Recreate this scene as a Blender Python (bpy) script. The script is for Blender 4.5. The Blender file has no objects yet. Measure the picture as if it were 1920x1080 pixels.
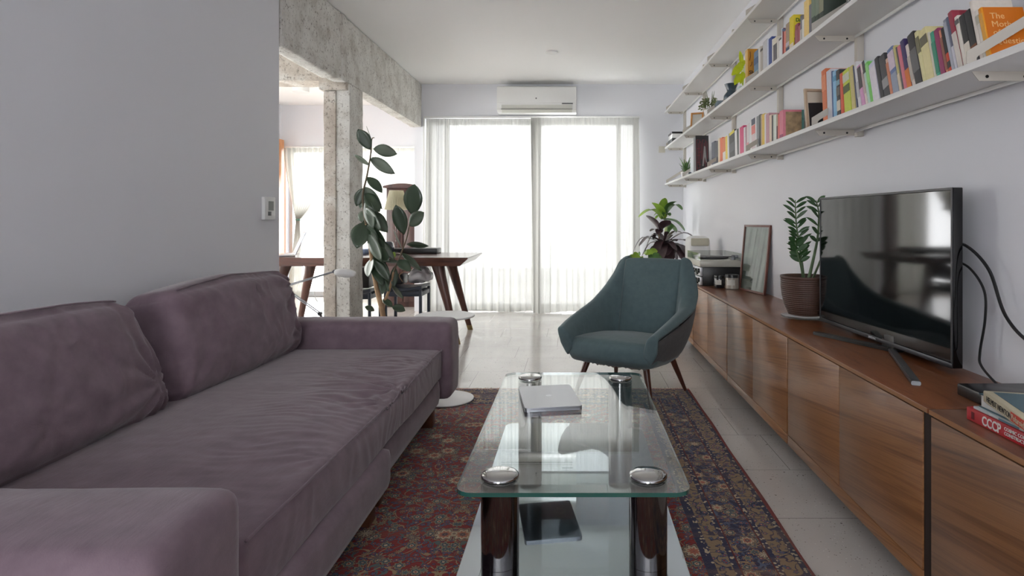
import bpy, bmesh, math, random
from mathutils import Vector, Matrix, noise
from math import sin, cos, pi, radians, atan, tan, sqrt, exp

random.seed(7)
SC = bpy.context.scene
COL = SC.collection
# ------------------------------------------------------------------ camera
EYE = 1.0
F = 1150.0
cam_data = bpy.data.cameras.new('camera')
cam = bpy.data.objects.new('camera', cam_data)
COL.objects.link(cam)
cam.location = (0, 0, EYE)
cam.rotation_euler = (pi/2, 0, 0)
cam_data.sensor_width = 36
cam_data.lens = 36*F/1920
cam_data.shift_x = (960-1075)/1920
cam_data.shift_y = -(540-412)/1920
cam_data.clip_start = 0.02
SC.camera = cam
SC.view_settings.view_transform = 'Standard'
SC.view_settings.look = 'None'
SC.view_settings.gamma = 1
SC.view_settings.use_curve_mapping = False
SC.view_settings.exposure = 2.2
SC.cycles.max_bounces = 14
SC.cycles.diffuse_bounces = 7
SC.cycles.glossy_bounces = 5
SC.cycles.transparent_max_bounces = 16
SC.cycles.transmission_bounces = 6
SC.cycles.sample_clamp_indirect = 6
SC.cycles.caustics_reflective = False
SC.cycles.caustics_refractive = False
SC.cycles.use_denoising = True
# ------------------------------------------------------------------ daylight
world = bpy.data.worlds.new('daylight')
SC.world = world
world.use_nodes = True
wb = world.node_tree.nodes['Background']
wb.inputs[0].default_value = (0.975, 0.985, 1.0, 1)
wb.inputs[1].default_value = 3.6
ROOM_H = 2.477
XW = 1.198      # right wall
YW = 6.686      # window wall
YB = 7.9        # back wall of the dining side
XL = -1.66      # left wall
XD = -3.76      # left wall of the dining side
YR = -3.4       # wall behind the camera
def portal(x0, x1, z0, z1, y, into=-1, name='daylight_portal'):
    l = bpy.data.lights.new(name, 'AREA'); l.shape = 'RECTANGLE'
    l.size = x1-x0; l.size_y = z1-z0
    l.cycles.is_portal = True
    o = bpy.data.objects.new(name, l); COL.objects.link(o)
    o.location = ((x0+x1)/2, y, (z0+z1)/2)
    o.rotation_euler = (pi/2 if into > 0 else -pi/2, 0, 0)
    return o
portal(-1.616, 0.709, 0.0, 2.11, YW+0.16)
portal(-3.70, -1.75, 0.0, 1.93, YB+0.16)
portal(-1.2, 0.0, 0.9, 2.1, YR-0.12, into=1)   # unseen window added behind the camera as fill light

side = portal(3.9, 6.2, 0.3, 2.05, YB)   # off-frame window added in the dining side's left wall to brighten the room
side.location = (XD-.12, 5.05, 1.175); side.rotation_euler = (pi/2, 0, -pi/2)

# ------------------------------------------------------------------ helpers
def P(px, py, Y):
    return Vector(((px-1075)*Y/F, Y, EYE-(py-412)*Y/F))

def tagS(o):
    o['kind'] = 'structure'; return o
def tag(o, label=None, cat=None, group=None, kind=None):
    if label: o['label'] = label
    if cat: o['category'] = cat
    if group: o['group'] = group
    if kind: o['kind'] = kind
    return o
def thing(name, label, cat, loc=(0, 0, 0), rz=0, group=None):
    o = bpy.data.objects.new(name, None); COL.objects.link(o)
    o.location = loc; o.rotation_euler = (0, 0, rz); o.empty_display_size = .05
    tag(o, label, cat, group)
    return o
def obj(name, bm, m, parent=None, smooth=True, local=False, sharp=35, mods=None, label=None):
    """link the bmesh as one object; world-space vertices become relative to the parent or to its own base"""
    bmesh.ops.recalc_face_normals(bm, faces=bm.faces)
    o = bpy.data.objects.new(name, bpy.data.meshes.new(name))
    if parent is not None and not local:
        q = parent; off = Vector((0, 0, 0))
        while q is not None: off += q.location; q = q.parent
        bm.transform(Matrix.Translation(-off))
    if parent is None and not local:
        xs = [v.co for v in bm.verts]
        lo = Vector([min(c[i] for c in xs) for i in range(3)]); hi = Vector([max(c[i] for c in xs) for i in range(3)])
        base = Vector(((lo.x+hi.x)/2, (lo.y+hi.y)/2, lo.z))
        bm.transform(Matrix.Translation(-base)); o.location = base
    if smooth:
        a = radians(sharp)
        for f in bm.faces: f.smooth = True
        for e in bm.edges:
            if len(e.link_faces) == 2 and e.calc_face_angle(0) > a: e.smooth = False
    bm.to_mesh(o.data); bm.free()
    ms = m if isinstance(m, (list, tuple)) else [m]
    for k in ms: o.data.materials.append(k)
    COL.objects.link(o)
    if parent is not None: o.parent = parent
    if label: o['label'] = label
    return o
def nb(): return bmesh.new()
def box(bm, x0, x1, y0, y1, z0, z1, bev=0, seg=2, M=None, mi=0):
    r = bmesh.ops.create_cube(bm, size=1)
    vs = r['verts']
    for v in vs:
        v.co = Vector((x0+(v.co.x+.5)*(x1-x0), y0+(v.co.y+.5)*(y1-y0), z0+(v.co.z+.5)*(z1-z0)))
    fs = list({f for v in vs for f in v.link_faces})
    if bev > 0:
        es = list({e for v in vs for e in v.link_edges})
        rr = bmesh.ops.bevel(bm, geom=es, offset=bev, segments=seg, affect='EDGES', profile=.5)
        vs = list({v for f in rr['faces'] for v in f.verts} | {v for f in fs if f.is_valid for v in f.verts})
        fs = list({f for v in vs for f in v.link_faces})
    if M is not None:
        for v in vs: v.co = M @ v.co
    for f in fs: f.material_index = mi
    return vs
def lathe(bm, prof, c=(0, 0, 0), n=32, M=None, mi=0, cap0=True, cap1=True):
    rings = []
    for (r, z) in prof:
        rings.append([bm.verts.new((c[0]+r*cos(2*pi*k/n), c[1]+r*sin(2*pi*k/n), c[2]+z)) for k in range(n)])
    for a, b in zip(rings, rings[1:]):
        for k in range(n):
            f = bm.faces.new((a[k], a[(k+1) % n], b[(k+1) % n], b[k])); f.material_index = mi
    if cap0: bm.faces.new(rings[0][::-1]).material_index = mi
    if cap1: bm.faces.new(rings[-1]).material_index = mi
    vs = [v for r in rings for v in r]
    if M is not None:
        for v in vs: v.co = M @ v.co
    return vs
def tube(bm, pts, r, n=8, cap=True, mi=0):
    pts = [Vector(p) for p in pts]
    rs = r if isinstance(r, (list, tuple)) else [r]*len(pts)
    rings = []; u = None
    for i, p in enumerate(pts):
        d = (pts[min(i+1, len(pts)-1)]-pts[max(i-1, 0)]).normalized()
        if u is None:
            u = d.cross(Vector((0, 0, 1)))
            if u.length < .01: u = d.cross(Vector((1, 0, 0)))
        u = (u-d*u.dot(d)).normalized(); w = d.cross(u)
        rings.append([bm.verts.new(p+rs[i]*(u*cos(2*pi*k/n)+w*sin(2*pi*k/n))) for k in range(n)])
    for a, b in zip(rings, rings[1:]):
        for k in range(n):
            bm.faces.new((a[k], a[(k+1) % n], b[(k+1) % n], b[k])).material_index = mi
    if cap:
        bm.faces.new(rings[0][::-1]).material_index = mi; bm.faces.new(rings[-1]).material_index = mi
def spline(pts, n=8):
    pts = [Vector(p) for p in pts]; out = []
    for i in range(len(pts)-1):
        p0 = pts[max(i-1, 0)]; p1 = pts[i]; p2 = pts[i+1]; p3 = pts[min(i+2, len(pts)-1)]
        for k in range(n):
            t = k/n
            out.append(.5*((2*p1)+(p2-p0)*t+(2*p0-5*p1+4*p2-p3)*t*t+(3*p1-p0-3*p2+p3)*t**3))
    out.append(pts[-1]); return out
def prism(bm, pts, axis, a0, a1, mi=0):
    """polygon pts (2D) extruded along axis 'x','y' or 'z' from a0 to a1"""
    def mk(p, a):
        if axis == 'x': return (a, p[0], p[1])
        if axis == 'y': return (p[0], a, p[1])
        return (p[0], p[1], a)
    A = [bm.verts.new(mk(p, a0)) for p in pts]; Bv = [bm.verts.new(mk(p, a1)) for p in pts]
    n = len(pts)
    for k in range(n): bm.faces.new((A[k], A[(k+1) % n], Bv[(k+1) % n], Bv[k])).material_index = mi
    bm.faces.new(A[::-1]).material_index = mi; bm.faces.new(Bv).material_index = mi
    return A+Bv
def grid(bm, fn, nu, nv, mi=0, closed_u=False):
    V = [[bm.verts.new(fn(i/nu, j/nv)) for j in range(nv+1)] for i in range(nu if closed_u else nu+1)]
    m = len(V)
    for i in range(nu):
        for j in range(nv):
            bm.faces.new((V[i][j], V[(i+1) % m][j], V[(i+1) % m][j+1], V[i][j+1])).material_index = mi
    return V
def softbox(bm, lo, hi, r, res, bulge=(0, 0, 0), disp=None):
    """rounded box with fine grid; bulge pushes each pair of faces out in the middle"""
    lo = Vector(lo); hi = Vector(hi); c = (lo+hi)/2; h = (hi-lo)/2
    N = [max(3, int(2*h[i]/res)) for i in range(3)]
    cache = {}
    def vert(ijk):
        if ijk in cache: return cache[ijk]
        p = Vector([(-1+2*ijk[i]/N[i])*h[i] for i in range(3)])
        q = Vector([max(-(h[i]-r), min(h[i]-r, p[i])) for i in range(3)])
        d = p-q
        nrm = d.normalized() if d.length > 1e-9 else Vector((0, 0, 1))
        s = q+nrm*r if d.length > 1e-9 else p
        uvw = [p[i]/h[i] for i in range(3)]
        for i in range(3):
            j, k = (i+1) % 3, (i+2) % 3
            s[i] += bulge[i]*uvw[i]*(1-abs(uvw[j])**2.4)*(1-abs(uvw[k])**2.4)
        s += c
        if disp: s = disp(s, nrm, Vector(uvw))
        v = bm.verts.new(s); cache[ijk] = v; return v
    for ax in range(3):
        j, k = (ax+1) % 3, (ax+2) % 3
        for side in (0, N[ax]):
            for a in range(N[j]):
                for b in range(N[k]):
                    idx = []
                    for (da, db) in ((0, 0), (1, 0), (1, 1), (0, 1)):
                        t = [0, 0, 0]; t[ax] = side; t[j] = a+da; t[k] = b+db; idx.append(tuple(t))
                    bm.faces.new([vert(t) for t in idx])
def leaf(bm, a, b, w, side=None, droop=.1, fold=.15, mi=0, n=7, shape=1.0):
    """leaf blade from a to b, full width w; side = across direction"""
    a = Vector(a); b = Vector(b); L = (b-a).length; d = (b-a).normalized()
    if side is None: side = d.cross(Vector((0, -1, 0)))
    side = Vector(side); side = (side-d*side.dot(d))
    if side.length < 1e-4: side = d.orthogonal()
    side.normalize(); up = side.cross(d)
    if up.y > 0 and abs(up.y) > .5: up = -up
    rows = []
    for i in range(n+1):
        t = i/n
        c = a+d*L*t+Vector((0, 0, 1))*(droop*L*4*t*(1-t)*.5)+up*(0)
        hw = .5*w*max(.02, (sin(pi*t**shape))**.75)
        rows.append([bm.verts.new(c-side*hw+up*hw*fold), bm.verts.new(c-side*hw*.5+up*hw*fold*.45), bm.verts.new(c), bm.verts.new(c+side*hw*.5+up*hw*fold*.45), bm.verts.new(c+side*hw+up*hw*fold)])
    for r0, r1 in zip(rows, rows[1:]):
        for k in range(4):
            bm.faces.new((r0[k], r0[k+1], r1[k+1], r1[k])).material_index = mi
def text_mesh(s, size, M, m, parent, name='lettering', extrude=.0004, align='LEFT', local=False, sx=1.0, label=None, bold=0.0):
    cu = bpy.data.curves.new(name, 'FONT'); cu.body = s; cu.size = size; cu.extrude = extrude; cu.align_x = align; cu.offset = bold
    cu.resolution_u = 3
    t = bpy.data.objects.new(name+'_tmp', cu); COL.objects.link(t)
    bpy.context.view_layer.update()
    me = bpy.data.meshes.new_from_object(t.evaluated_get(bpy.context.evaluated_depsgraph_get()))
    bpy.data.objects.remove(t)
    bm = nb(); bm.from_mesh(me); bpy.data.meshes.remove(me)
    bm.transform(M @ Matrix.Diagonal((sx, 1, 1, 1)))
    return obj(name, bm, m, parent, smooth=False, local=local, label=label)
def frame_matrix(o, xdir, ydir):
    x = Vector(xdir).normalized(); y = Vector(ydir); y = (y-x*y.dot(x)).normalized(); z = x.cross(y)
    return Matrix(((x.x, y.x, z.x, o[0]), (x.y, y.y, z.y, o[1]), (x.z, y.z, z.z, o[2]), (0, 0, 0, 1)))

# ------------------------------------------------------------------ materials
MATS = {}
def srgb(c):
    return tuple((x/255/12.92 if x/255 <= .04045 else ((x/255+.055)/1.055)**2.4) for x in c)
class NT:
    def __init__(s, name):
        s.m = bpy.data.materials.new(name); s.m.use_nodes = True; s.t = s.m.node_tree
        s.b = s.t.nodes['Principled BSDF']; s.out = s.t.nodes['Material Output']
    def n(s, typ, **kw):
        q = s.t.nodes.new(typ)
        for k, v in kw.items(): setattr(q, k, v)
        return q
    def l(s, a, b): s.t.links.new(a, b)
    def setin(s, q, name, v):
        if hasattr(v, 'is_output') or isinstance(v, bpy.types.NodeSocket): s.l(v, q.inputs[name])
        else: q.inputs[name].default_value = v
    def coord(s, kind='Object'):
        return s.n('ShaderNodeTexCoord').outputs[kind]
    def pos(s): return s.n('ShaderNodeNewGeometry').outputs['Position']
    def mapping(s, vec, scale=(1, 1, 1), loc=(0, 0, 0), rot=(0, 0, 0)):
        q = s.n('ShaderNodeMapping'); s.l(vec, q.inputs[0]); q.inputs['Location'].default_value = loc
        q.inputs['Rotation'].default_value = rot; q.inputs['Scale'].default_value = scale; return q.outputs[0]
    def noise(s, vec, scale, detail=4, rough=.5, dist=0):
        q = s.n('ShaderNodeTexNoise'); s.l(vec, q.inputs['Vector'])
        q.inputs['Scale'].default_value = scale; q.inputs['Detail'].default_value = detail
        q.inputs['Roughness'].default_value = rough; q.inputs['Distortion'].default_value = dist; return q.outputs[0]
    def vor(s, vec, scale, feature='F1', rnd=1):
        q = s.n('ShaderNodeTexVoronoi', feature=feature); s.l(vec, q.inputs['Vector'])
        q.inputs['Scale'].default_value = scale; q.inputs['Randomness'].default_value = rnd; return q
    def ramp(s, fac, stops, interp='LINEAR'):
        q = s.n('ShaderNodeValToRGB'); q.color_ramp.interpolation = interp
        e = q.color_ramp.elements
        while len(e) < len(stops): e.new(.5)
        for k, (p, c) in enumerate(stops):
            e[k].position = p; e[k].color = (*c, 1) if len(c) == 3 else c
        s.l(fac, q.inputs[0]); return q.outputs[0]
    def math(s, op, a, b=0, c=None):
        q = s.n('ShaderNodeMath', operation=op)
        for i, v in enumerate((a, b) if c is None else (a, b, c)):
            if isinstance(v, (int, float)): q.inputs[i].default_value = v
            else: s.l(v, q.inputs[i])
        return q.outputs[0]
    def mix(s, fac, a, b, mode='MIX'):
        q = s.n('ShaderNodeMix', data_type='RGBA', blend_type=mode)
        for i, v in ((0, fac), (6, a), (7, b)):
            if isinstance(v, (int, float)): q.inputs[i].default_value = v
            elif isinstance(v, tuple): q.inputs[i].default_value = (*v, 1) if len(v) == 3 else v
            else: s.l(v, q.inputs[i])
        return q.outputs[2]
    def bump(s, h, strength=.3, dist=.01):
        q = s.n('ShaderNodeBump'); q.inputs['Strength'].default_value = strength; q.inputs['Distance'].default_value = dist
        s.l(h, q.inputs['Height']); s.l(q.outputs[0], s.b.inputs['Normal']); return q
def mat(name, col, rough=.5, metal=0, spec=.5, var=0, vscale=6, bump=0, bscale=60, coat=0, sheen=0, trans=0, emis=0):
    """plain procedural material: colour with an optional noise variation and bump; col in 0-255 sRGB"""
    key = name
    if key in MATS: return MATS[key]
    t = NT(name); c = srgb(col)
    if var > 0:
        nz = t.noise(t.coord(), vscale, 3)
        t.l(t.ramp(nz, [(.3, tuple(x*(1-var) for x in c)), (.7, tuple(min(1, x*(1+var)) for x in c))]), t.b.inputs['Base Color'])
    else:
        t.b.inputs['Base Color'].default_value = (*c, 1)
    t.b.inputs['Roughness'].default_value = rough; t.b.inputs['Metallic'].default_value = metal
    t.b.inputs['Specular IOR Level'].default_value = spec
    t.b.inputs['Coat Weight'].default_value = coat; t.b.inputs['Sheen Weight'].default_value = sheen
    if trans: t.b.inputs['Transmission Weight'].default_value = trans
    if bump > 0: t.bump(t.noise(t.coord(), bscale, 3), bump, .004)
    MATS[key] = t.m; return t.m
def m_wall():
    t = NT('painted_wall'); t.b.inputs['Base Color'].default_value = (*srgb((228, 229, 234)), 1)
    t.b.inputs['Roughness'].default_value = .55; t.b.inputs['Specular IOR Level'].default_value = .3
    t.bump(t.noise(t.pos(), 90, 3), .05, .003); return t.m
M_WALL = m_wall()
M_CEIL = mat('ceiling_paint', (246, 246, 245), .8, spec=.2)
M_TRIM = mat('white_trim', (228, 229, 228), .4)
def m_floor():
    t = NT('terrazzo_tiles'); p = t.pos()
    sx = t.n('ShaderNodeSeparateXYZ'); t.l(p, sx.inputs[0])
    rowi = t.math('FLOOR', t.math('DIVIDE', t.math('ADD', sx.outputs[1], 40*.397-2.055), .397))
    def line(o, off):
        a = t.math('MODULO', t.math('ADD', o, 40*.397+off), .397)
        a = t.math('MINIMUM', a, t.math('SUBTRACT', .397, a))
        return t.math('LESS_THAN', a, .0011)
    g = t.math('MAXIMUM', line(t.math('ADD', sx.outputs[0], t.math('MULTIPLY', t.math('SUBTRACT', rowi, 42), .0995)), -.767), line(sx.outputs[1], -2.055))
    v = t.vor(p, 95, 'F1'); chip = t.math('LESS_THAN', v.outputs['Distance'], .2)
    v2 = t.vor(p, 34, 'F1'); chip2 = t.math('LESS_THAN', v2.outputs['Distance'], .12)
    vc = t.ramp(v.outputs['Color'], [(0, srgb((196, 190, 184))), (.35, srgb((206, 201, 195))), (.62, srgb((150, 142, 136))), (.8, srgb((225, 222, 218)))], 'CONSTANT')
    v2c = t.ramp(v2.outputs['Color'], [(0, srgb((205, 200, 195))), (.45, srgb((120, 112, 108))), (.6, srgb((214, 208, 202)))], 'CONSTANT')
    base = t.ramp(t.noise(p, 3.0, 4), [(.3, srgb((197, 193, 189))), (.7, srgb((208, 204, 200)))])
    c = t.mix(chip, base, vc); c = t.mix(chip2, c, v2c)
    c = t.mix(g, c, srgb((120, 116, 113)))
    t.l(c, t.b.inputs['Base Color'])
    r = t.ramp(t.noise(p, 5, 4), [(.3, (.10,)*3), (.8, (.24,)*3)]); t.l(r, t.b.inputs['Roughness'])
    t.b.inputs['Specular IOR Level'].default_value = .6
    t.bump(t.math('SUBTRACT', 1, g), .25, .002); return t.m
M_FLOOR = m_floor()
def m_concrete(name, tint, dark):
    t = NT(name); p = t.pos()
    st = t.mapping(p, (4, 4, 1.6)); st2 = t.mapping(p, (2, 1.0, 9))
    n1 = t.noise(p, 6, 8, .65); n2 = t.noise(p, 45, 6, .7); n3 = t.noise(st, 2.2, 6, .65)
    c = t.ramp(n1, [(.3, srgb(dark)), (.5, srgb(tint)), (.72, srgb((236, 235, 230)))])
    c = t.mix(t.ramp(n3, [(.5, (0, 0, 0)), (.8, (.35, .35, .35))]), c, srgb((150, 142, 132)))
    c = t.mix(t.ramp(n2, [(.34, (.75,)*3), (.44, (0,)*3)]), c, srgb((118, 108, 98)))
    pits = t.vor(p, 38, 'F1'); pm = t.math('LESS_THAN', pits.outputs['Distance'], .13)
    c = t.mix(t.math('MULTIPLY', pm, .7), c, srgb((98, 88, 80)))
    # board joints left by the formwork
    wv = t.n('ShaderNodeSeparateXYZ'); t.l(p, wv.inputs[0])
    h = t.math('ADD', wv.outputs[2], t.math('MULTIPLY', t.noise(p, 3), .01))
    a = t.math('ABSOLUTE', t.math('SUBTRACT', t.math('MODULO', t.math('ADD', h, .115), .17), .085))
    t.l(c, t.b.inputs['Base Color']); t.b.inputs['Roughness'].default_value = .9
    t.b.inputs['Specular IOR Level'].default_value = .15
    hh = t.math('ADD', t.math('MULTIPLY', n2, .6), t.math('MULTIPLY', n1, .8))
    hh = t.math('SUBTRACT', hh, t.math('MULTIPLY', pm, .25))
    t.bump(hh, .7, .02); return t.m
M_CONC = m_concrete('old_concrete', (222, 220, 214), (192, 187, 178))
M_CONC2 = m_concrete('beige_concrete', (206, 197, 186), (172, 160, 148))
def m_wood(name, cols, scale=1.0, axis='Y', rough=.35, coat=.2, dist=1.0):
    t = NT(name); p = t.pos()
    sc = {'Y': (13, .45, 13), 'X': (.7, 9, 9), 'Z': (9, 9, .7)}[axis]
    q = t.mapping(p, tuple(s*scale for s in sc), rot=(0, radians(0), 0))
    if axis == 'Y': q = t.mapping(t.mapping(p, (1, 1, 1), rot=(radians(9), 0, 0)), tuple(s*scale for s in sc))
    n1 = t.noise(q, 1.6, 5, .6, dist); n2 = t.noise(t.mapping(q, (5, 1.3, 5)), 3.0, 4, .6); n3 = t.noise(p, 1.3, 2)
    f = t.math('ADD', t.math('MULTIPLY', n1, .72), t.math('MULTIPLY', n2, .28))
    c = t.ramp(f, [(.30, srgb(cols[0])), (.44, srgb(cols[1])), (.54, srgb(cols[2])), (.66, srgb(cols[1])), (.75, srgb(cols[3]))])
    t.l(c, t.b.inputs['Base Color']); t.b.inputs['Roughness'].default_value = rough
    t.b.inputs['Coat Weight'].default_value = coat; t.b.inputs['Coat Roughness'].default_value = .25
    t.bump(n2, .06, .002); return t.m
M_WAL = m_wood('oiled_walnut', [(84, 52, 30), (124, 82, 50), (150, 104, 66), (70, 42, 24)], rough=.36, coat=.28)
M_WALT = m_wood('walnut_top', [(96, 54, 32), (118, 70, 42), (130, 80, 50), (86, 46, 26)], rough=.3, coat=.3)
M_EDGE = mat('veneer_edge', (150, 104, 66), .4)
M_DWOOD = m_wood('dark_rosewood', [(46, 24, 18), (74, 40, 30), (92, 52, 38), (40, 20, 15)], axis='X', rough=.2, coat=.5)
M_DWOODZ = m_wood('dark_wood_leg', [(48, 26, 20), (72, 40, 31), (88, 50, 38), (40, 21, 16)], axis='Z', rough=.3)
M_RED = m_wood('red_brown_cabinet', [(52, 32, 30), (68, 42, 38), (78, 50, 44), (46, 28, 26)], axis='Z', rough=.35)
M_ORW = m_wood('orange_door_wood', [(170, 104, 54), (196, 128, 72), (210, 146, 90), (160, 96, 48)], axis='Z', rough=.35)
def m_velvet(name, c1, c2, sheen=.35, scale=14):
    t = NT(name); p = t.coord()
    n = t.noise(p, scale, 5, .6); c = t.ramp(n, [(.3, srgb(c1)), (.7, srgb(c2))])
    t.l(c, t.b.inputs['Base Color']); t.b.inputs['Roughness'].default_value = .85
    t.b.inputs['Specular IOR Level'].default_value = .15
    t.b.inputs['Sheen Weight'].default_value = sheen; t.b.inputs['Sheen Roughness'].default_value = .4
    w = t.noise(t.mapping(p, (1, 1, 1)), 420, 2); s = t.noise(t.mapping(p, (6, 1.2, 6)), 18, 4, .6)
    t.bump(t.math('ADD', t.math('MULTIPLY', w, .35), s), .16, .006); return t.m
M_VEL = m_velvet('mauve_velvet', (115, 98, 107), (131, 113, 122))
M_TEAL = m_velvet('teal_upholstery', (88, 106, 109), (96, 114, 117), .25, 30)
M_GREYF = m_velvet('dark_grey_upholstery', (84, 85, 86), (94, 95, 96), .15, 30)
def m_curtain(name, col, tr, front=(236, 235, 228)):
    t = NT(name); t.t.nodes.remove(t.b)
    tp = t.n('ShaderNodeBsdfTransparent'); tp.inputs[0].default_value = (*srgb((244, 245, 244)), 1)
    tl = t.n('ShaderNodeBsdfTranslucent'); tl.inputs[0].default_value = (*srgb(col), 1)
    df = t.n('ShaderNodeBsdfDiffuse'); df.inputs[0].default_value = (*srgb(front), 1)
    m1 = t.n('ShaderNodeMixShader'); m1.inputs[0].default_value = .42; t.l(tl.outputs[0], m1.inputs[1]); t.l(df.outputs[0], m1.inputs[2])
    m2 = t.n('ShaderNodeMixShader')
    # a thin weave: slanted views cross more threads than straight ones
    lw = t.n('ShaderNodeLayerWeight'); lw.inputs[0].default_value = .35
    v = t.math('MULTIPLY', t.math('SUBTRACT', 1, lw.outputs['Facing']), tr)
    t.l(t.math('SUBTRACT', 1, v), m2.inputs[0])
    t.l(tp.outputs[0], m2.inputs[1]); t.l(m1.outputs[0], m2.inputs[2]); t.l(m2.outputs[0], t.out.inputs[0]); return t.m
M_CURT = m_curtain('sheer_curtain', (114, 114, 111), .035)
M_CURT2 = m_curtain('cream_sheer_curtain', (134, 133, 126), .05)
def m_glass(name, tint, rough=0.0, ior=1.5):
    t = NT(name); t.t.nodes.remove(t.b)
    tp = t.n('ShaderNodeBsdfTransparent'); tp.inputs[0].default_value = (*srgb(tint), 1)
    gl = t.n('ShaderNodeBsdfGlossy'); gl.inputs['Roughness'].default_value = rough
    fr = t.n('ShaderNodeFresnel')
    bf = t.n('ShaderNodeNewGeometry').outputs['Backfacing']   # same reflectance from inside the thin slab as from outside
    t.l(t.math('ADD', t.math('MULTIPLY', bf, 1/ior-ior), ior), fr.inputs[0])
    m = t.n('ShaderNodeMixShader'); t.l(fr.outputs[0], m.inputs[0]); t.l(tp.outputs[0], m.inputs[1]); t.l(gl.outputs[0], m.inputs[2])
    t.l(m.outputs[0], t.out.inputs[0]); return t.m
M_GLASS = m_glass('clear_glass', (247, 250, 249), ior=2.0)
M_PANE = m_glass('window_glass', (250, 250, 250))
M_GEDGE = mat('green_glass_edge', (40, 92, 84), .08, spec=.8, coat=1)
M_MIRROR = mat('grey_mirror_glass', (186, 194, 202), .03, metal=1)
M_CHROME = mat('polished_chrome', (190, 190, 190), .06, metal=1)
M_DCHROME = mat('dark_chrome_column', (120, 116, 114), .1, metal=1)
M_ALU = mat('silver_aluminium', (176, 178, 184), .32, metal=.85)
M_ALUD = mat('grey_aluminium', (120, 122, 126), .35, metal=.8)
M_STEEL = mat('brushed_steel', (150, 150, 150), .3, metal=1)
M_SHELF = mat('white_shelf_lacquer', (226, 225, 222), .35)
M_BRKT = mat('beige_grey_bracket', (196, 190, 180), .4)
M_BLACK = mat('black_plastic', (16, 16, 18), .35)
M_BLACKG = mat('black_gloss', (10, 10, 12), .06, spec=.6)
M_SCREEN = mat('dark_screen_glass', (8, 9, 11), .06, spec=.45)
M_WHITE = mat('white_plastic', (232, 232, 230), .35)
M_WHITEP = mat('white_powder_coat', (230, 230, 230), .4)
M_CREAM = mat('cream_plastic', (210, 206, 192), .4)
M_PAPER = mat('paper_pages', (226, 220, 206), .9, var=.05, vscale=80)
M_SOIL = mat('potting_soil', (48, 36, 28), .95, var=.4, vscale=60, bump=.6)
M_DBLUE = mat('blue_black_metal', (38, 46, 60), .4)
M_FRED = mat('reddish_frame_wood', (104, 62, 52), .4, var=.12, vscale=30)
M_FOR = mat('orange_frame_wood', (196, 138, 76), .45, var=.12, vscale=30)
M_FTAN = mat('tan_frame_wood', (190, 170, 146), .5, var=.1, vscale=30)
M_LEAFD = mat('dark_rubber_leaf', (60, 78, 58), .32, var=.18, vscale=9, coat=.3)
M_TRUNK = mat('pale_brown_trunk', (170, 138, 104), .7, var=.2, vscale=30, bump=.4)
M_ZZ = mat('deep_green_leaf', (48, 84, 42), .3, var=.25, vscale=14, coat=.2)
M_ZZS = mat('green_stem', (84, 106, 70), .5, var=.2, vscale=30)
M_LIME = mat('lime_green_leaf', (150, 184, 70), .45, var=.25, vscale=12)
M_MIDG = mat('mid_green_leaf', (84, 124, 62), .4, var=.3, vscale=14)
M_PURP = mat('dark_purple_leaf', (74, 56, 60), .3, var=.25, vscale=12, coat=.2)
M_YELG = mat('yellow_green_leaf', (206, 224, 40), .5, var=.12, vscale=20)
M_DUSTY = mat('dusty_green_leaf', (112, 124, 84), .6, var=.3, vscale=30)
M_TERR = mat('dark_brown_ceramic', (78, 54, 44), .5, var=.1, vscale=20)
M_BLUEC = mat('blue_grey_ceramic', (58, 78, 92), .25, coat=.5)
M_SHADE = m_curtain('pleated_cream_shade', (206, 202, 178), .02, (226, 222, 200))
M_CLEARP = m_glass('clear_acrylic', (235, 238, 238), .02, 1.45)
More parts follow.
